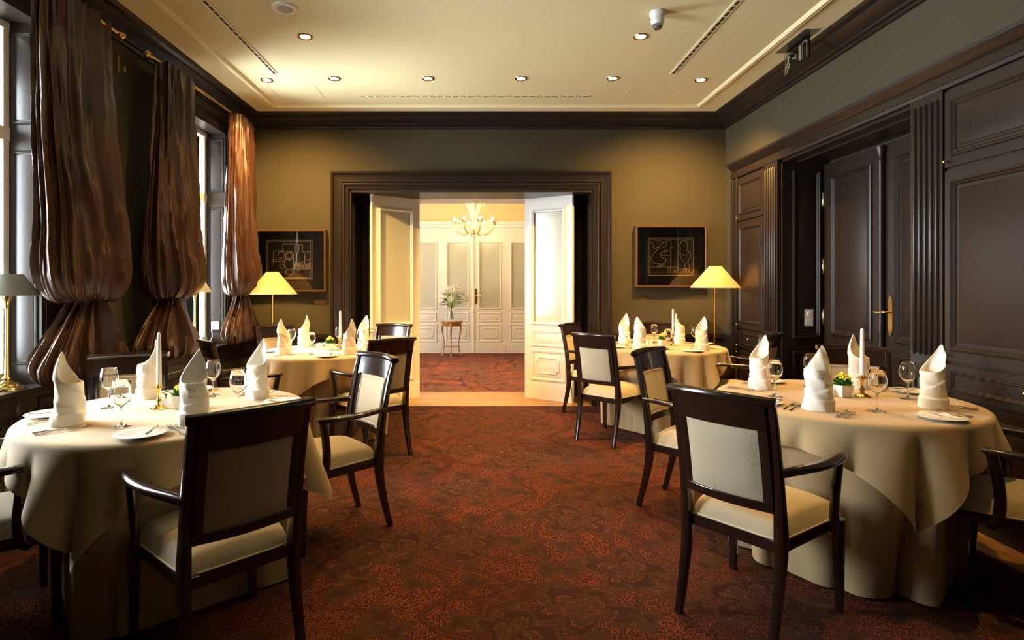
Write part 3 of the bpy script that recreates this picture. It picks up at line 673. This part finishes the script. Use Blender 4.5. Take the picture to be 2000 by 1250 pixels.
# ------------------------------------------------------------------ armchair
def armchair():
    root = empty('dining_armchair'); bow = lambda x: -.035*(1-(x/.205)**2)
    back = spl([(-.275, 0), (-.238, .14), (-.208, .29), (-.202, .40), (-.212, .50), (-.232, .64), (-.262, .79), (-.292, .905)], 28)
    yb = lambda z: next((a[0]+(b[0]-a[0])*(z-a[1])/(b[1]-a[1]) for a, b in zip(back, back[1:]) if a[1] <= z <= b[1]), back[-1][0])
    wsz = spl([(.030, .030), (.032, .036), (.036, .046), (.038, .056), (.036, .046), (.034, .036), (.032, .032), (.030, .028)], 28)
    for s in (-1, 1):
        bm = bmesh.new(); sweep(bm, [(s*(.183+.006*(z/.9)), y, z) for y, z in back], [tuple(q) for q in wsz], up=(0, 1, 0), n=12, power=5)
        obj('leg', bm, 'wood', root, smooth=60)
    fl = spl([(.242, 0), (.240, .2), (.238, .378)], 10); fs = spl([(.028, .028), (.036, .036), (.046, .046)], 10)
    for s in (-1, 1):
        bm = bmesh.new(); sweep(bm, [(s*(.218+.004*(1-z/.39)), y, z) for y, z in fl], [tuple(q) for q in fs], up=(0, 1, 0), n=12, power=6)
        obj('leg', bm, 'wood', root, smooth=60)
    # top rail, bowed, with rolled cap
    def bowed(bm, x, z0, z1, th, nx=16, dz=0):
        R = []
        for k in range(nx+1):
            xx = -x+2*x*k/nx
            pts = []
            for z, side in ((z0, 1), (z1, 1), (z1, -1), (z0, -1)):
                zz = z+(dz*(1-(xx/x)**2) if z == z1 else 0)
                pts.append((xx, yb(z)+bow(xx)+.5*th*side, zz))
            R.append(pts)
        rings(bm, R)
    bm = bmesh.new(); bowed(bm, .175, .805, .905, .026)
    sweep(bm, [(x_, yb(.90)+bow(x_)-.002, .912+.006*(1-(x_/.205)**2)) for x_ in [-.208+.416*k/20 for k in range(21)]], (.046, .032), n=12, power=3)
    obj('top_rail', bm, 'wood', root, smooth=40)
    bm = bmesh.new(); bowed(bm, .172, .498, .535, .026); obj('lower_rail', bm, 'wood', root, smooth=40, bevel=.003)
    for s in (-1, 1):
        bm = bmesh.new(); sweep(bm, [(s*.157, yb(z)+bow(.157), z) for z in [.50+.31*k/8 for k in range(9)]], (.038, .024), up=(0, 1, 0), n=12, power=6); obj('stile', bm, 'wood', root, smooth=60)
    # upholstered back
    bm = bmesh.new(); R = []
    for k in range(15):
        xx = -.141+.282*k/14; col = []
        for i in range(11): z = .535+.27*i/10; e_ = (1-(2*i/10-1)**8)*(1-(2*k/14-1)**8); col.append((xx, yb(z)+bow(xx)+.006+.010*e_, z))
        for i in range(10, -1, -1): z = .535+.27*i/10; e_ = (1-(2*i/10-1)**8)*(1-(2*k/14-1)**8); col.append((xx, yb(z)+bow(xx)-.006-.007*e_, z))
        R.append(col)
    rings(bm, R); b = obj('backrest', bm, 'fabric', root, smooth=60)
    bm = bmesh.new(); L = [(x_, .547) for x_ in (-.13, -.065, 0, .065, .13)]+[(.13, z) for z in (.61, .67, .73, .793)]+[(x_, .793) for x_ in (.065, 0, -.065, -.13)]+[(-.13, z) for z in (.73, .67, .61)]
    tube(bm, [(x_, yb(z)+bow(x_)+.015, z) for x_, z in L], .003, 6, loop=True); obj('piping', bm, 'piping', b, smooth=True)
    # seat cushion
    def outline(y, k=1): f = (y+.20)/.46; return (.178+.045*f)*k
    bm = bmesh.new(); R = []; NX, NY = 20, 20
    for i in range(NY+1):
        v = i/NY*2-1; y = .03+.23*v; row = []
        for j in range(NX+1):
            u = j/NX*2-1
            e_ = (max(0, 1-abs(u)**7))**.5*(max(0, 1-abs(v)**7))**.5
            row.append((outline(y)*u*(1-.01*abs(v)**4), y+(.015*(1-u*u) if v > .5 else 0)*v, .388+.064*e_**.6*(1)+.034*(1-u*u)*(1-v*v)))
        R.append(row)
    V = rings(bm, R, closed=False)
    bo = [[(x_, y_, .386) for (x_, y_, _) in r] for r in R]; rings(bm, bo, closed=False); bmesh.ops.remove_doubles(bm, verts=bm.verts, dist=.003)
    st = obj('seat', bm, 'fabric', root, smooth=60)
    bm = bmesh.new(); ol = [(-1, -1), (0, -1), (1, -1), (1, 0), (1, 1), (0, 1.0), (-1, 1), (-1, 0)]
    loop_ = []
    for k in range(40):
        a = 2*pi*k/40; c_, s_ = cos(a), sin(a); q = (abs(c_)**12+abs(s_)**12)**(-1/12); y = .03+.232*q*s_; loop_.append((outline(y, 1.015)*q*c_, y+(.013*(1-(q*c_)**2) if s_ > .6 else 0), .392))
    tube(bm, loop_, .0035, 6, loop=True); obj('piping', bm, 'piping', st, smooth=True)
    # seat frame
    bm = bmesh.new()
    for s in (-1, 1): sweep(bm, [(s*.176, -.19, .366), (s*.212, .235, .366)], (.026, .044), n=12, power=6)
    sweep(bm, [(-.17, -.195, .366), (.17, -.195, .366)], (.026, .044), n=12, power=6)
    sweep(bm, [(x_, .247+.012*(1-(x_/.2)**2), .366) for x_ in (-.2, -.1, 0, .1, .2)], (.026, .044), n=12, power=6)
    obj('seat_frame', bm, 'wood', root, smooth=60)
    for s in (-1, 1):
        bm = bmesh.new()
        arm = spl([(.192, -.235, .648), (.212, -.17, .650), (.240, -.06, .650), (.256, .05, .652), (.258, .13, .656), (.252, .178, .660)], 22)
        asz = spl([(.030, .030), (.036, .030), (.046, .028), (.052, .028), (.050, .028), (.036, .022)], 22)
        sweep(bm, [(s*p[0], p[1], p[2]) for p in arm], [tuple(q) for q in asz], n=12, power=3.5)
        ob = obj('armrest', bm, 'wood', root, smooth=60)
        bm = bmesh.new(); sup = spl([(.254, .152, .65), (.250, .135, .57), (.244, .125, .46), (.240, .135, .38), (.226, .16, .352)], 18)
        sweep(bm, [(s*p[0], p[1], p[2]) for p in sup], [(.030, .040)]*19, up=(0, 1, 0), n=12, power=4)
        obj('arm_support', bm, 'wood', ob, smooth=60)
    return root
AC = armchair()
CH = [  # x, y, heading(deg), label, table
 (1.135, 2.315, 38.5, 'armchair in front of the front right table, pale back turned to the camera', 'FR'),
 (1.285, 3.355, -42, 'armchair on the aisle side behind the front right table chair, tan front of backrest visible', 'FR'),
 (2.33, 3.46, -117, 'armchair by the dark pilaster beyond the front right table, grey backrest facing the camera', 'FR'),
 (2.345, 2.34, 135, 'armchair cut by the right edge of the view, its arm before the front right tablecloth', 'FR'),
 (1.15, 4.925, 45.3, 'armchair at the aisle side of the back right table, pale back turned to the camera', 'BR'),
 (1.20, 5.90, -37, 'leftmost armchair of the back right group, standing against the white door leaf', 'BR'),
 (1.90, 5.90, -92, 'armchair against the back wall under the right picture', 'BR'),
 (2.28, 5.00, 131, 'armchair beside the right panelling between the two right tables', 'BR'),
 (-.955, 2.065, 135, 'large dark armchair in the left foreground, seen from behind', 'FL'),
 (-.828, 3.08, 220, 'armchair on the aisle side of the front left table, white backrest facing the camera', 'FL'),
 (-1.93, 3.06, -61, 'armchair under the middle curtain at the far side of the front left table', 'FL'),
 (-1.957, 2.164, 43, 'armchair cut by the left edge of the view', 'FL'),
 (-.868, 4.496, 132, 'dark-backed armchair on the aisle side of the back left table', 'BL'),
 (-1.02, 5.66, 249, 'armchair at the back left table directly in front of the left white door leaf', 'BL'),
 (-1.89, 5.54, -44, 'armchair beneath the left picture, behind the back left table', 'BL'),
 (-1.80, 4.36, 38, 'armchair seen edge-on between the left tables by the window ledge', 'BL')]
for i, (x, y, h, lb, tb) in enumerate(CH):
    o = AC if i == 0 else copy_tree(AC)
    o.location = (x, y, 0); o.rotation_euler = (0, 0, radians(h-90)); tag(o, lb, 'chair', 'dark wood dining armchairs')

# ------------------------------------------------------------------ tables
TB = {'FR': (1.845, 2.885, 'front right', -8, .0), 'FL': (-1.425, 2.61, 'front left', 0, 1.9), 'BR': (1.73, 5.40, 'back right', 12, 3.1), 'BL': (-1.38, 5.03, 'back left', -14, 4.4)}
RT = .58
def tablecloths(key):
    cx, cy, nm, rot, ph = TB[key]
    chairs = [(atan2(y-cy, x-cx), sqrt((x-cx)**2+(y-cy)**2)) for x, y, h, lb, tb in CH if tb == key]
    n = 240; bm = bmesh.new(); R = [[(r*cos(2*pi*j/n), r*sin(2*pi*j/n), .7465) for j in range(n)] for r in (.02, .2, .4, RT-.02)]
    for i in range(0, 25):
        tt = i/24; ring = []
        for j in range(n):
            a = 2*pi*j/n
            f = (1.9*abs(sin(7.5*a+ph+.6*sin(2*a+ph)+.15*sin(tt*3+a*5)))**.6-1.2)*(.75+.35*sin(3*a+ph))+.3*sin(11*a+2*ph)*tt
            r = RT-.006-.045*tt+min(1, tt*1.4)*.062*f
            for ca, cd in chairs:
                da = (a-ca+pi) % (2*pi)-pi
                if abs(da) < .75:
                    lim = (cd-.287)/max(cos(da), .3)
                    if tt > .28 and lim < r:
                        k = min(1, (tt-.28)/.12); r = r*(1-k)+lim*k
            z = .7465-.006*(1 if i else 0)-(.7465-.012)*tt
            ring.append((r*cos(a), r*sin(a), max(z, .010)))
        R.append(ring)
    rings(bm, R, cap=False); bmesh.ops.holes_fill(bm, edges=[e for e in bm.edges if e.is_boundary and all(v.co.z > .74 and v.co.length < .8 and (v.co.x**2+v.co.y**2) < .01 for v in e.verts)], sides=0)
    o = obj('tablecloth', bm, 'cloth', smooth=80); o.location = (cx, cy, 0); tag(o, 'floor-length beige cloth falling in folds from the %s table' % nm, 'tablecloth', 'floor-length beige tablecloths')
    # square overlay, corner toward the camera
    bm = bmesh.new(); s = .725; R = []; rr = .022
    fr = [0.02, .2, .4, .55, .7]
    NR = 30
    for i in range(NR+1):
        ring = []
        for j in range(n):
            a = 2*pi*j/n; b_ = a-radians(rot)+pi/4
            L = s/max(abs(cos(b_)), abs(sin(b_)))
            k = i/NR
            flat = RT-.01
            if k < .3: arc = flat*k/.3
            else: arc = flat+(L-flat)*(k-.3)/.7
            if arc <= flat+1e-6: r, z = arc, .750
            else:
                d = arc-flat
                if d < rr*pi/2: th = d/rr; r = flat+rr*sin(th); z = .750-rr*(1-cos(th))
                else:
                    dd = d-rr*pi/2; f = (abs(sin(9.5*a+ph*1.7+.7*sin(2*a+ph)+.8*dd))**.7)
                    f2 = .5+.5*sin(7*a+ph)
                    r = flat+rr+dd*(-.03+.36*f*(.6+.4*f2)+.05*f2); z = .750-rr-dd*(.985-.05*f)
            ring.append((r*cos(a), r*sin(a), z))
        R.append(ring)
    R.insert(0, [(p[0]*0+.004*cos(2*pi*j/n), .004*sin(2*pi*j/n), .750) for j, p in enumerate(R[0])]); R.pop(1)
    rings(bm, R, cap=False); 
    o = obj('table_overlay', bm, 'cloth', smooth=80); o.location = (cx, cy, .0006); tag(o, 'square beige overlay cloth draped over the %s table, corners hanging' % nm, 'tablecloth', 'square beige overlay cloths')
for k in TB: tablecloths(k)
ZT = .7515
# ---- napkin
def napkin(pkd=pi/2+.35, mz=.115):
    root = empty('folded_napkin'); n = 64; bm = bmesh.new(); R = []
    def surf(a, v, off=0):
        """a angle (front = -pi/2), v 0..1 of local height"""
        pk = .5+.5*cos(a-pkd); top = .172+.125*pk**2.6
        z = top*v
        q = z/.30
        r = .056+.004*sin(q*7+a)-.004*q
        lean = max(0, (z-.16)/.14)
        r2 = r*(1-.55*lean**1.5)
        x = r2*cos(a)*(1+.04*sin(3*a+9*q)); y = r2*sin(a)*.82
        # wrapped bands
        w = z-(.045+.0*a); band = .006/(1+exp((z-.052)*700))
        dg = (z-.11)-.030*sin(a+.6); dg2 = (z-.15)+.034*sin(a+1.9)
        band += .0055*(1/(1+exp(dg*500)))+.0045*(1/(1+exp(-dg2*500)))-.003
        nx, ny = cos(a), sin(a)
        k = band+off+.0020*sin(5*a+z*60)
        return (x+nx*k+.012*lean, y+ny*k+.018*lean**1.2, z)
    for i in range(61): R.append([surf(2*pi*j/n, i/60) for j in range(n)])
    for i in range(60, 30, -3):  # inner wall
        R.append([surf(2*pi*j/n, i/60, -.003) for j in range(n)])
    rings(bm, R, cap=True)
    b = obj('napkin_cloth', bm, 'napkin', root, smooth=60)
    bm = bmesh.new()
    def sp(u, z): # monogram surface point
        a = -pi/2+.12+u/.056; p = Vector(surf(a, 0, .0045)); top = .172+.125*(.5+.5*cos(a-pkd))**2.6
        return surf(a, z/top, .0045)
    z0 = mz
    Pst = [[(-.004, z0), (-.004, z0+.036)], [(.001, z0), (.001, z0+.036)], [(-.009, z0+.0), (.012, z0+.0), (.013, z0+.006)], [(-.009, z0+.036), (-.013, z0+.030), (-.010, z0+.026)],
           [(-.009, z0+.036), (.008, z0+.036)]+[(.008+.009*sin(q), z0+.027+.009*cos(q)) for q in [i*pi/8 for i in range(1, 9)]]+[(.001, z0+.018)]]
    for st in Pst:
        den = []
        for p, q in zip(st, st[1:]): den += [(p[0]+(q[0]-p[0])*k/4, p[1]+(q[1]-p[1])*k/4) for k in range(4)]
        den.append(st[-1]); tube(bm, [sp(u, z) for u, z in den], .0009, 5)
    obj('monogram', bm, 'thread', b, label='dark embroidered monogram of P and L')
    return root
NP = napkin(); NP3 = napkin(-pi/2+.25, .150)
NP2 = copy_tree(NP)
for q in kids(NP2):
    for q2 in kids(q): bpy.data.objects.remove(q2)
# ---- glass
def wine():
    root = empty('wine_glass'); bm = bmesh.new()
    lathe(bm, [(.0003, 0), (.034, .0), (.035, .0015), (.02, .004), (.006, .010), (.0038, .02), (.0036, .07), (.006, .080), (.02, .092), (.034, .112), (.0385, .135), (.036, .160), (.031, .186), (.0302, .187), (.0296, .186),
               (.0345, .160), (.0368, .135), (.0325, .113), (.019, .0945), (.006, .086), (.0003, .085)], 32)
    obj('glass_body', bm, 'glass', root, smooth=60); return root
WG = wine()
def plate():
    root = empty('side_plate'); bm = bmesh.new()
    lathe(bm, [(.0003, .0), (.045, .0), (.048, .003), (.07, .008), (.092, .013), (.093, .0145), (.091, .0155), (.068, .011), (.05, .006), (.0003, .0055)], 40); obj('plate_body', bm, 'china', root, smooth=50); return root
PLT = plate()
def fork():
    bm = bmesh.new(); h = spl([(0, 0, .002), (0, .04, .004), (0, .09, .006), (0, .12, .004)], 12)
    sweep(bm, h, spl([(.014, .003), (.010, .003), (.006, .003), (.008, .0025)], 12), n=8)
    sweep(bm, [(0, .118, .004), (0, .130, .003), (0, .143, .003)], [(.008, .002), (.020, .002), (.022, .0018)], n=8)
    for x in (-.009, -.003, .003, .009): sweep(bm, [(x, .142, .003), (x, .165, .0045), (x, .183, .007)], [(.0035, .0016), (.003, .0016), (.0016, .001)], n=6)
    return obj('fork', bm, 'steel', smooth=60)
def knife(L=.2):
    bm = bmesh.new(); k = L/.2
    sweep(bm, spl([(0, 0, .004), (0, .04*k, .004), (0, .09*k, .0045), (0, .10*k, .004)], 10), spl([(.012, .006), (.014, .007), (.009, .006), (.007, .005)], 10), n=8)
    sweep(bm, spl([(0, .10*k, .004), (.002, .13*k, .004), (.002, .17*k, .004), (-.003, .2*k, .004)], 10), spl([(.008, .002), (.017, .0015), (.018, .0015), (.004, .001)], 10), n=8)
    return obj('knife', bm, 'steel', smooth=60)
def spoon():
    bm = bmesh.new(); sweep(bm, spl([(0, 0, .002), (0, .05, .004), (0, .10, .006)], 10), spl([(.013, .003), (.008, .003), (.005, .003)], 10), n=8)
    R = []
    for i in range(9):
        t_ = i/8; y = .098+.045*t_; w = .016*sqrt(max(.02, 1-(2*t_-1.05)**2)); R.append([(w*cos(q), y, .004+.004*(1-abs(cos(q)))*(-1)*0+.003*sin(q)*0-.003*(1-(cos(q))**2)+.004) for q in [pi*k/8 for k in range(9)]])
    V = rings(bm, R, closed=False); bmesh.ops.solidify(bm, geom=bm.faces[-64:], thickness=.001)
    return obj('spoon', bm, 'steel', smooth=60)
FK, KN, SP, BK = fork(), knife(), spoon(), knife(.15)
BK.name = 'butter_knife'
def potplant():
    root = empty('potted_kalanchoe'); bm = bmesh.new()
    def sq(r, z): return [(r*x, r*y, z) for x, y in ((-1, -1), (1, -1), (1, 1), (-1, 1))]
    rings(bm, [sq(.028, 0), sq(.038, .062), sq(.035, .062), sq(.031, .05)]); obj('pot', bm, 'china', root, bevel=.004, label='white square pot')
    bm = bmesh.new(); rnd = random.Random(3)
    for k in range(34):
        a = k*2.4; el = .25+.9*(k/34); L = .052-.018*(k/34); r0 = .008
        d = Vector((cos(a)*cos(el), sin(a)*cos(el), sin(el))); s = Vector((-sin(a), cos(a), 0)); up = d.cross(s)*-1
        b0 = Vector((cos(a)*r0, sin(a)*r0, .055+.018*k/34)); w = .017
        pts = [b0, b0+d*L*.35+s*w*.8+up*.003, b0+d*L*.75+s*w*.8, b0+d*L-up*.004, b0+d*L*.75-s*w*.8, b0+d*L*.35-s*w*.8+up*.003]
        V = [bm.verts.new(p) for p in pts]; c = bm.verts.new(b0+d*L*.55-up*.003)
        for i in range(6): bm.faces.new((V[i], V[(i+1) % 6], c))
    bmesh.ops.solidify(bm, geom=bm.faces[:], thickness=.0012)
    obj('leaves', bm, 'leaf', root, smooth=60)
    bm = bmesh.new()
    for k in range(60):
        a = rnd.uniform(0, 2*pi); r = rnd.uniform(0, .034); z = .118-r*.7+rnd.uniform(-.006, .008)
        bmesh.ops.create_icosphere(bm, subdivisions=1, radius=rnd.uniform(.0045, .0065), matrix=Matrix.Translation((r*cos(a), r*sin(a), z)))
    obj('blossoms', bm, 'yellow', root, label='cluster of small yellow blossoms'); return root
PP = potplant()
def candlestick():
    root = empty('candlestick'); bm = bmesh.new()
    lathe(bm, [(.038, 0), (.038, .004), (.03, .008), (.026, .014), (.012, .020), (.009, .028), (.014, .036), (.009, .044), (.007, .06), (.009, .085), (.013, .094), (.026, .098), (.026, .101), (.013, .103), (.013, .112)], 28)
    obj('stick', bm, 'brass', root, smooth=40); return root
def candle(): 
    root = empty('taper_candle'); bm = bmesh.new(); lathe(bm, [(.0115, 0), (.0115, .02), (.009, .20), (.008, .235), (.003, .242)], 20); obj('wax', bm, 'wax', root, smooth=40)
    bm = bmesh.new(); tube(bm, [(0, 0, .24), (.001, 0, .25)], .001, 5); obj('wick', bm, 'black', root); return root
CS, CD = candlestick(), candle()
def cardm():
    bm = bmesh.new(); rings(bm, [[(-.022, -.012, 0), (-.022, 0, .042), (-.022, .012, 0), (-.022, .010, 0), (-.022, 0, .038), (-.022, -.010, 0)], [(.022, -.012, 0), (.022, 0, .042), (.022, .012, 0), (.022, .010, 0), (.022, 0, .038), (.022, -.010, 0)]])
    return obj('table_card', bm, 'card')
CARD = cardm()
def salt():
    bm = bmesh.new(); lathe(bm, [(.013, 0), (.014, .01), (.011, .04), (.012, .046), (.006, .052)], 16); return obj('salt_shaker', bm, 'china', smooth=40)
SALT = salt()
used = set()
def put(proto, x, y, z, rz, label, cat, group, rx=0):
    o = proto if proto.name not in used and not used.add(proto.name) else copy_tree(proto)
    o.location = (x, y, z); o.rotation_euler = (rx, 0, rz); tag(o, label, cat, group); return o
SEATS = {'near left': (-1, -1), 'far left': (-1, 1), 'far right': (1, 1), 'near right': (1, -1)}
for key, (cx, cy, tn, rot, ph) in TB.items():
    for sn, (ux, uy) in SEATS.items():
        u = Vector((ux, uy)).normalized(); r = Vector((-u.y, u.x))  # diner faces -u ; right-hand = rotate(-u,-90deg)
        r = Vector((-u.y, u.x)) if True else r
        mu = -u; r = Vector((mu.y, -mu.x))
        where = '%s place of the %s table' % (sn, tn)
        P = lambda a, b: (cx+u.x*a+r.x*b, cy+u.y*a+r.y*b)
        fa = atan2(-u.y, -u.x)-pi/2   # cutlery pointing inward
        mono = (key in ('FR', 'FL') and sn == 'near left' and key == 'FR') or (key == 'FL' and sn == 'near right')
        if mono: pr, nrz = (NP3 if key == 'FR' else NP), (radians(-28) if key == 'FR' else radians(2))
        else:
            pr = NP2; nrz = {'near left': radians(95), 'far left': radians(-80), 'far right': radians(8), 'near right': radians(-95)}[sn]
            if key == 'FL' and sn == 'near left': nrz = radians(75)
            if key == 'FL' and sn == 'far right': nrz = radians(-30)
            if key[0] == 'B': nrz += rot*.05
        na = .395
        dx, dy = {('FR', 'near left'): (-.005, .0), ('FR', 'near right'): (.0, .04), ('FL', 'near left'): (.0, .0), ('FL', 'near right'): (-.05, .02)}.get((key, sn), (0, 0))
        x, y = P(na, 0)
        put(pr, x+dx, y+dy, ZT, nrz, 'white napkin folded upright at the '+where, 'napkin', 'upright folded napkins')
        x, y = P(.25, .20); put(WG, x, y, ZT, 0, 'stemmed wine glass at the '+where, 'wine glass', 'wine glasses on the tables')
        x, y = P(.425, -.235); pl = put(PLT, x, y, ZT, 0, 'white side plate at the '+where, 'plate', 'white side plates')
        put(BK, x+u.x*.07, y+u.y*.07, ZT+.0155, fa-.5, 'butter knife on the side plate at the '+where.replace(' place', ''), 'knife', 'butter knives')
        for q, off in (('inner', -.085), ('outer', -.115)):
            x, y = P(.52 if q == 'inner' else .515, off); put(FK, x, y, ZT, fa, '%s fork at the %s' % (q, where), 'fork', 'table forks')
        x, y = P(.525, .10); put(KN, x, y, ZT, fa, 'dinner knife at the '+where, 'knife', 'dinner knives')
        x, y = P(.52, .13); put(SP, x, y, ZT, fa, 'spoon at the '+where, 'spoon', 'spoons')
    put(PP, cx+.03, cy+.03, ZT, .2, 'yellow-flowering plant in white pot on the %s table' % tn, 'potted plant', 'potted kalanchoes')
    sx = .125 if key != 'FL' else -.075
    put(CS, cx+sx, cy+.02, ZT, 0, 'brass candlestick on the %s table' % tn, 'candlestick', 'brass candlesticks')
    put(CD, cx+sx, cy+.02, ZT+.1125, 0, 'white taper candle in the candlestick of the %s table' % tn, 'candle', 'white taper candles')
    if key[0] == 'F': put(CARD, cx-.05, cy+.03, ZT, .5, 'small white folded card on the %s table' % tn, 'card', 'folded table cards')
    for q, xx in (('left', -.10), ('right', -.065)): put(SALT, cx+xx, cy+.09, ZT, 0, '%s of the two white shakers on the %s table' % (q, tn), 'shaker', 'white salt and pepper shakers')

# ------------------------------------------------------------------ hallway: console, vase, chandelier
t = empty('console_table', (-.55, 10.80, 0))
bm = bmesh.new(); n = 24
def halfm(r, d, z, n=20): return [(r*cos(pi*k/n), -d*sin(pi*k/n), z) for k in range(n+1)]
rings(bm, [halfm(.20, .20, .64), halfm(.215, .215, .645), halfm(.215, .215, .66), halfm(.205, .205, .668)]); obj('tabletop', bm, 'gold', t, smooth=30)
bm = bmesh.new(); rings(bm, [halfm(.185, .185, .57), halfm(.195, .195, .64)]); obj('apron', bm, 'gold', t, smooth=30)
bm = bmesh.new(); rings(bm, [halfm(.17, .16, .175), halfm(.18, .17, .18), halfm(.17, .16, .19)]); obj('lower_shelf', bm, 'gold', t, smooth=30)
for lx, ly in ((-.165, -.05), (.165, -.05), (0, -.18)):
    bm = bmesh.new(); q = spl([(lx*1.0, ly, .63), (lx*1.08, ly*1.1, .52), (lx*.88, ly*.9, .30), (lx*.85, ly*.85, .15), (lx*1.1, ly*1.15, 0)], 16)
    sweep(bm, q, spl([(.045, .045), (.036, .036), (.022, .022), (.018, .018), (.026, .026)], 16), up=(0, 1, 0), n=8, power=3); obj('leg', bm, 'gold', t, smooth=True)
tag(t, 'small half-round gilt wooden table with curved legs in the hallway', 'table')
t = empty('flower_vase', (-.55, 10.70, .668))
bm = bmesh.new(); lathe(bm, [(.0003, 0), (.085, 0), (.088, .01), (.075, .08), (.055, .16), (.058, .24), (.07, .28), (.067, .28), (.055, .24), (.052, .16), (.071, .08), (.083, .012), (.0003, .008)], 28); obj('vase_body', bm, 'glass', t, smooth=True)
tag(t, 'clear glass vase on the gilt hallway table', 'vase')
t = empty('lily_bouquet', (-.55, 10.70, .70)); rnd = random.Random(5)
bm = bmesh.new(); heads = []
for k in range(26):
    a = rnd.uniform(0, 2*pi); rr = rnd.uniform(.02, .30); hz = .62-rr*.7+rnd.uniform(-.06, .08); hd = Vector((rr*cos(a), rr*sin(a)*.7, hz)); heads.append((hd, a))
    tube(bm, spl([(-.05*cos(a), -.05*sin(a), .0), (0, 0, .2), (hd.x*.5, hd.y*.5, .2+(hz-.2)*.5), tuple(hd)], 8), .004, 5)
obj('stems', bm, 'stem', t, smooth=True)
bm = bmesh.new()
for k in range(50):
    a = rnd.uniform(0, 2*pi); d = Vector((cos(a), sin(a)*.7, rnd.uniform(-.5, .5))).normalized(); b0 = Vector((cos(a)*.08, sin(a)*.06, rnd.uniform(.28, .5))); s = Vector((-sin(a), cos(a), 0)); L = rnd.uniform(.1, .2)
    V = [bm.verts.new(p) for p in (b0, b0+d*L*.5+s*.014, b0+d*L-Vector((0, 0, .02)), b0+d*L*.5-s*.014)]; bm.faces.new(V)
bmesh.ops.solidify(bm, geom=bm.faces[:], thickness=.001); obj('foliage', bm, 'leaf', t)
bm = bmesh.new()
for hd, a in heads:
    ax = (Vector((hd.x, hd.y-.15, (hd.z-.3)*.6))).normalized(); s = ax.orthogonal().normalized(); u2 = ax.cross(s)
    for k in range(6):
        q = k*pi/3; dr = s*cos(q)+u2*sin(q); sd = ax.cross(dr); L = .075
        V = [bm.verts.new(p) for p in (hd, hd+dr*L*.4+ax*.035+sd*.02, hd+dr*L+ax*.03, hd+dr*L*.4+ax*.035-sd*.02)]; bm.faces.new(V)
bmesh.ops.solidify(bm, geom=bm.faces[:], thickness=.0015); obj('blossoms', bm, 'lily', t, label='white lily blossoms')
tag(t, 'large bouquet of white lilies in the hallway vase', 'flowers')
t = empty('chandelier', (-.10, 9.2, 0)); tz = 2.22
bm = bmesh.new(); lathe(bm, [(.0003, 2.12), (.02, 2.135), (.012, 2.16), (.04, 2.19), (.02, 2.22), (.055, 2.27), (.03, 2.33), (.022, 2.45), (.04, 2.6), (.07, 2.74), (.03, 2.80), (.012, 2.9), (.012, 3.5), (.06, 3.56), (.06, 3.6)], 20); obj('column', bm, 'murano', t, smooth=True)
for k in range(8):
    a = k*pi/4+.3
    def pp(r, z): return (r*cos(a), r*sin(a), z)
    bm = bmesh.new(); tube(bm, spl([pp(.03, 2.28), pp(.12, 2.20), pp(.22, 2.18), pp(.31, 2.25), pp(.33, 2.33)], 16), .017, 8); ar = obj('arm', bm, 'murano', t, smooth=True)
    bm = bmesh.new(); lathe(bm, [(.01, 0), (.035, .012), (.05, .04), (.065, .05)], 14, pp(.33, 2.33), cap=False); obj('bobeche', bm, 'murano', ar, smooth=True)
    bm = bmesh.new(); lathe(bm, [(.0003, .0), (.02, .01), (.026, .04), (.012, .075), (.0003, .09)], 12, pp(.33, 2.35)); obj('bulb', bm, 'bulb', ar, smooth=True)
for k in range(7):
    a = k*2*pi/7
    bm = bmesh.new(); q = spl([(.02, 2.38), (.07, 2.52), (.12, 2.66), (.20, 2.74), (.26, 2.70), (.25, 2.66)], 14)
    sweep(bm, [(r*cos(a), r*sin(a), z) for r, z in q], spl([(.03, .01), (.06, .012), (.09, .014), (.09, .014), (.06, .014), (.03, .012)], 14), n=8, power=2); obj('glass_leaf', bm, 'murano', t, smooth=True)
tag(t, 'gold and clear glass chandelier with lit bulbs hanging in the hallway', 'chandelier')
for k in range(4):
    a = k*pi/2+.5; point('chandelier_light', (-.10+.42*cos(a), 9.2+.42*sin(a), 2.45), LK['chand']*2.6, (1, .72, .36), .05)
